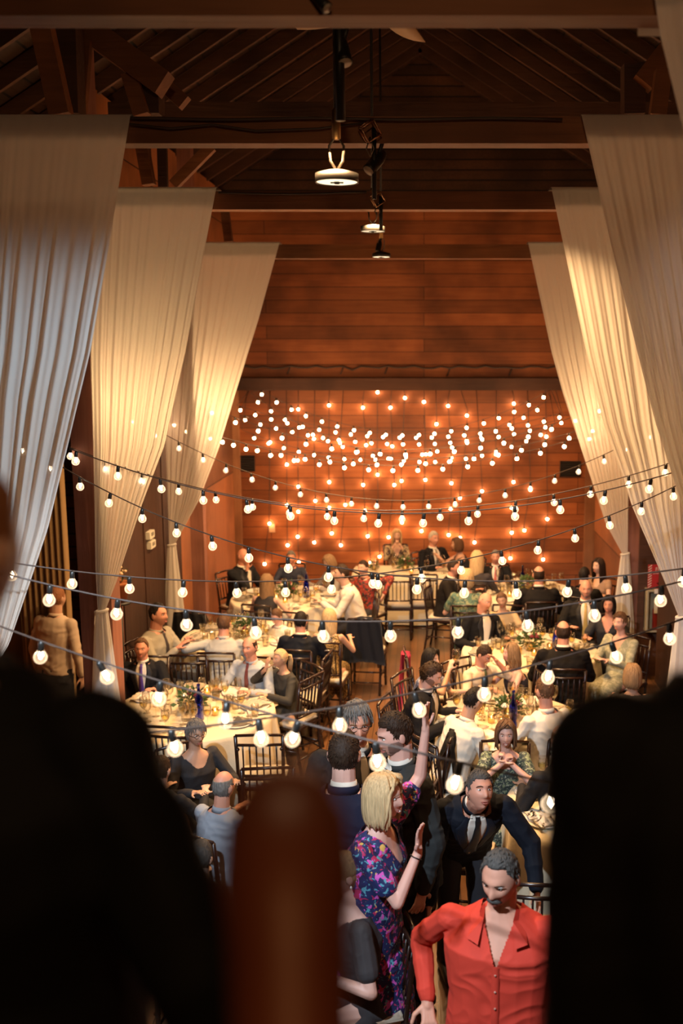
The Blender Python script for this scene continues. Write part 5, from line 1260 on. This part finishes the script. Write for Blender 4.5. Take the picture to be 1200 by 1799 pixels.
guest('guest with a bald brown head almost hidden by the dark silhouette at right', 988, 1272, 1.36, -160, hair=('balding', 'brown'), skin='tan', shirt=BLK, chairlab='the bald-headed guest at right')
# --- standing group
guest('man in a white shirt standing in the opening left of the large post', 99, 1030, 1.72, 160, pose='stand', hair=('short', 'auburn'), skin='tan', shirt=(.55, .42, .30), vox=.011)
guest('man in a navy suit seen from behind in the greeting group', 604, 1284, 1.86, 178, pose='stand', hair=('short', 'dark'), skin='pink', shirt=WH, jacket=(.014, .020, .055), bulk=1.06, vox=.006)
guest('grey-haired man with glasses in a dark suit facing the camera', 626, 1232, 1.85, 8, pose='stand', hair=('shorth', 'gray'), skin='red', glasses=True, smile=True, shirt=(.62, .55, .45), jacket=(.022, .022, .026), tie=(.06, .055, .06), head=(6, 4, 0), bulk=1.05, vox=.0055)
g35 = guest('bearded groom in a grey suit and teal waistcoat wearing a boutonniere', 694, 1250, 1.88, -60, pose='stand', hair=('short', 'dark'), skin='pink', shirt=WH, jacket=(.05, .055, .055), beard='dark', head=(-8, 14, 0), extra='vest', vox=.0055)
FLOR = blotch('bright_floral', (.012, .020, .10), [(.62, .10, .50), (.45, .02, .10), (.10, .35, .45), (.7, .45, .12)], 17, thr=(.585, .60, .63, .68))
w32 = guest('blonde woman in a blue and pink floral dress waving with one arm raised', 674, 1358, 1.77, 68, pose='stand', fem=True, skin='pink', hair=('bob', 'blonde', .16), dress=(FLOR, 'vneck', 'short'), L=(.30, -.20, 1.78), Rr=(.05, -.30, 1.30), bulk=1.1,
      hints=((.6, -.2, -.6), (-.2, -.3, -1)), hd=((0, 0, 1), (0, -.05, 1)), hn=((0, -1, 0), (0, -1, 0)), hc=(.08, .15), smile=True, vox=.0055)
m30 = guest('grey-haired man in a dark navy suit and black tie bending forward', 843, 1354, 1.56, 10, pose='stand', hair=('short', 'saltpepper'), skin='red', shirt=WH, jacket=(.012, .016, .028), tie=(.01, .01, .012), lean=42, head=(8, -18, 6), Rr=(.30, -.42, .72), L=(.34, -.50, .82), hints=((.8, .3, -.2), (-.8, .4, 0)), vox=.0055)
RED = (.64, .045, .022)
r31 = guest('stout man with a moustache in an open necked orange red shirt', 880, 1492, 1.78, -12, pose='stand', hair=('receding', 'saltpepper'), skin='red', shirt=RED, cut='open', mous='saltpepper', beard=None, bulk=1.30, head=(-16, 14, 0), L=(.30, -.04, .92), Rr=(.34, -.06, .90), hints=((.3, .8, 0), (-.5, .6, -.2)), trousers=(.02, .03, .05), extra='buttons', vox=.005, smile=True)
# --- foreground silhouettes on the loft
def fore(label, x, y, sh_z, yaw, hairc, jac, **k):
    a = V((x, y, sh_z)); u = CX + FPX * x / (y * math.cos(PITCH) + (HC - sh_z) * math.sin(PITCH))
    return a
def loft_person(label, loc, yaw, top, **k):
    r, inf = person(label, 600, 900, top, yaw, **k)
    r.location = loc; return r
loft_person('person in black close to the camera at left, seen from behind out of focus', (-.488, .93, 2.3), 165, 1.55, pose='stand', hair=('short', 'auburn'), shirt=BLK, jacket=(.006, .006, .006), bulk=1.35, vox=.012, L=(.30, .0, .95), Rr=(.46, .0, .95))
loft_person('person in black close to the camera at right, seen from behind out of focus', (.335, .85, 2.3), 190, 1.58, pose='stand', side=2, hair=('short', 'dark'), shirt=BLK, jacket=(.006, .006, .006), bulk=1.15, vox=.012, L=(.18, -.05, .98), Rr=(.18, -.05, .98), hints=((.1, .5, -.8), (-.1, .5, -.8)))
# varnished newel post of the loft rail
x, y = at(503, 1400, Y=.5).x, .5; zt = at(503, 1352, Y=.5).z
t = thing('newel_post', 'blurred red brown varnished newel post of the loft in front of the camera', 'post', (x, y, 2.3)); k = zt - 2.3
bm = bmesh.new(); lathe(bm, [(0, 0), (.038, 0), (.038, k - .28), (.041, k - .27), (.041, k - .25), (.032, k - .23), (.034, k - .09), (.037, k - .06), (.034, k - .03), (.022, k - .006), (0, k)], seg=24); obj('shaft', bm, mat('varnished_mahogany', (.12, .032, .012), .5), t)
# jackets and scarf on chair backs
c1 = chair_px(640, 1088, 0, 175, 'dark chair with a navy jacket hung over its back beside the left far table'); coat_on(c1, 'navy jacket hung over a chair back left of the centre aisle', M((.012, .016, .030)), .52)
c2 = chair_px(333, 1078, 0, 172, 'dark chair with a black coat hung over it by the left wall'); coat_on(c2, 'black coat hung over a chair back by the left wall', M((.012, .011, .012)), .50)
c3 = chair_px(795, 1290, 0, -100, 'dark chair with a black coat hung over it behind the floral dressed woman'); coat_on(c3, 'black coat hung over a chair back beside the raised arm', M((.009, .009, .010)), .55)
c4 = chair_px(712, 1145, 0, 95, 'dark chair with a pink scarf on it beside the centre aisle')
bm = bmesh.new(); prev = None
for j in range(20):
    q = j / 19; row = []
    for i in range(13):
        u = i / 12 - .5; a = abs(q - .35) 
        z = .955 - (max(0, q - .35) * 1.0 if q > .35 else (.35 - q) * .8); yy = .235 + (.03 if q > .35 else -.03) + .02 * math.sin(i * 1.4 + j * .3) - (.0 if q > .35 else .0)
        row.append(bm.verts.new((-.06 + u * (.13 + .06 * q), yy + .05 * max(0, q - .35), z)))
    if prev:
        for i in range(12): bm.faces.new((prev[i], prev[i + 1], row[i + 1], row[i]))
    prev = row
bmesh.ops.solidify(bm, geom=bm.faces[:], thickness=.006); o = obj('pink_scarf', bm, M((.55, .05, .12))); o.location = c4.location; o.rotation_euler = c4.rotation_euler; tag(o, 'pink scarf draped over a chair back beside the centre aisle', 'scarf')
chair_px(700, 1012, 0, 180, 'left of two empty dark chairs in front of the head table'); chair_px(744, 1010, 0, 180, 'right of two empty dark chairs in front of the head table')
chair_px(288, 1278, 0, 172, 'empty dark chair drawn up to the left front table, left of the grey-haired woman'); chair_px(455, 1292, 0, 182, 'empty dark chair at the right side of the left front table')
chair_px(548, 1190, 0, -120, 'empty dark chair turned sideways left of the centre aisle'); chair_px(576, 1150, 0, -100, 'dark chair with its back to the aisle behind the gold dress')
chair_px(470, 1350, 0, 185, 'empty dark chair catching the light behind the standing navy suit'); chair_px(1078, 1235, 0, 178, 'empty dark chair at the right behind the sage green woman')
chair_px(760, 1390, 0, 80, 'dark chair behind the woman in the floral dress'); chair_px(945, 1555, 0, 175, 'dark chair at the right front table beside the red shirt')
chair_px(330, 1152, 0, 178, 'empty dark chair between the purple tie man and the left middle table')
# boutonniere and earring
r_, inf = g35; P, A, Dp, s = inf['P'], inf['A'], inf['Dp'], inf['s']
bm = bmesh.new(); c = P(.36) + A * .115 * s - Dp * .155 * s
for k in range(7): ell(bm, c + V((random.uniform(-.02, .02), random.uniform(-.012, .004), random.uniform(-.02, .025))), (.011, .009, .011), seg=7, rings=5)
obj('boutonniere', bm, M_WINEF, r_)
r_, inf = r49
for sg in (-1, 1):
    bm = bmesh.new(); ell(bm, inf['Hc'] + inf['hq'] @ V((sg * .086, .010, -.04)), (.007, .007, .008), seg=8, rings=6)
    obj('earring', bm, mat('pearl', (.85, .8, .75), .2), r_)
r_, inf = w32; S, E, W_, sg = inf['arms'][1]; d = (W_ - E).normalized(); s1, u1 = frame_of(d); c = W_ - d * .03
bm = bmesh.new(); tube(bm, [c + (s1 * math.cos(k * PI / 8) + u1 * math.sin(k * PI / 8)) * .030 for k in range(17)], .0035, 5, cap=False); obj('bracelet', bm, M_BLACK, r_)

r_, inf = r25; W_ = inf['arms'][1][2]; q = Matrix.Rotation(r_.rotation_euler.z, 3, 'Z') @ (W_ + V((0, -.07, .0)))
put('wine_glass', G_WINE, r_.location + q, 'stemmed glass held up by the dark-haired drinking woman', 'wine glass', None, 0, (('wine_fill', G_FILL),))
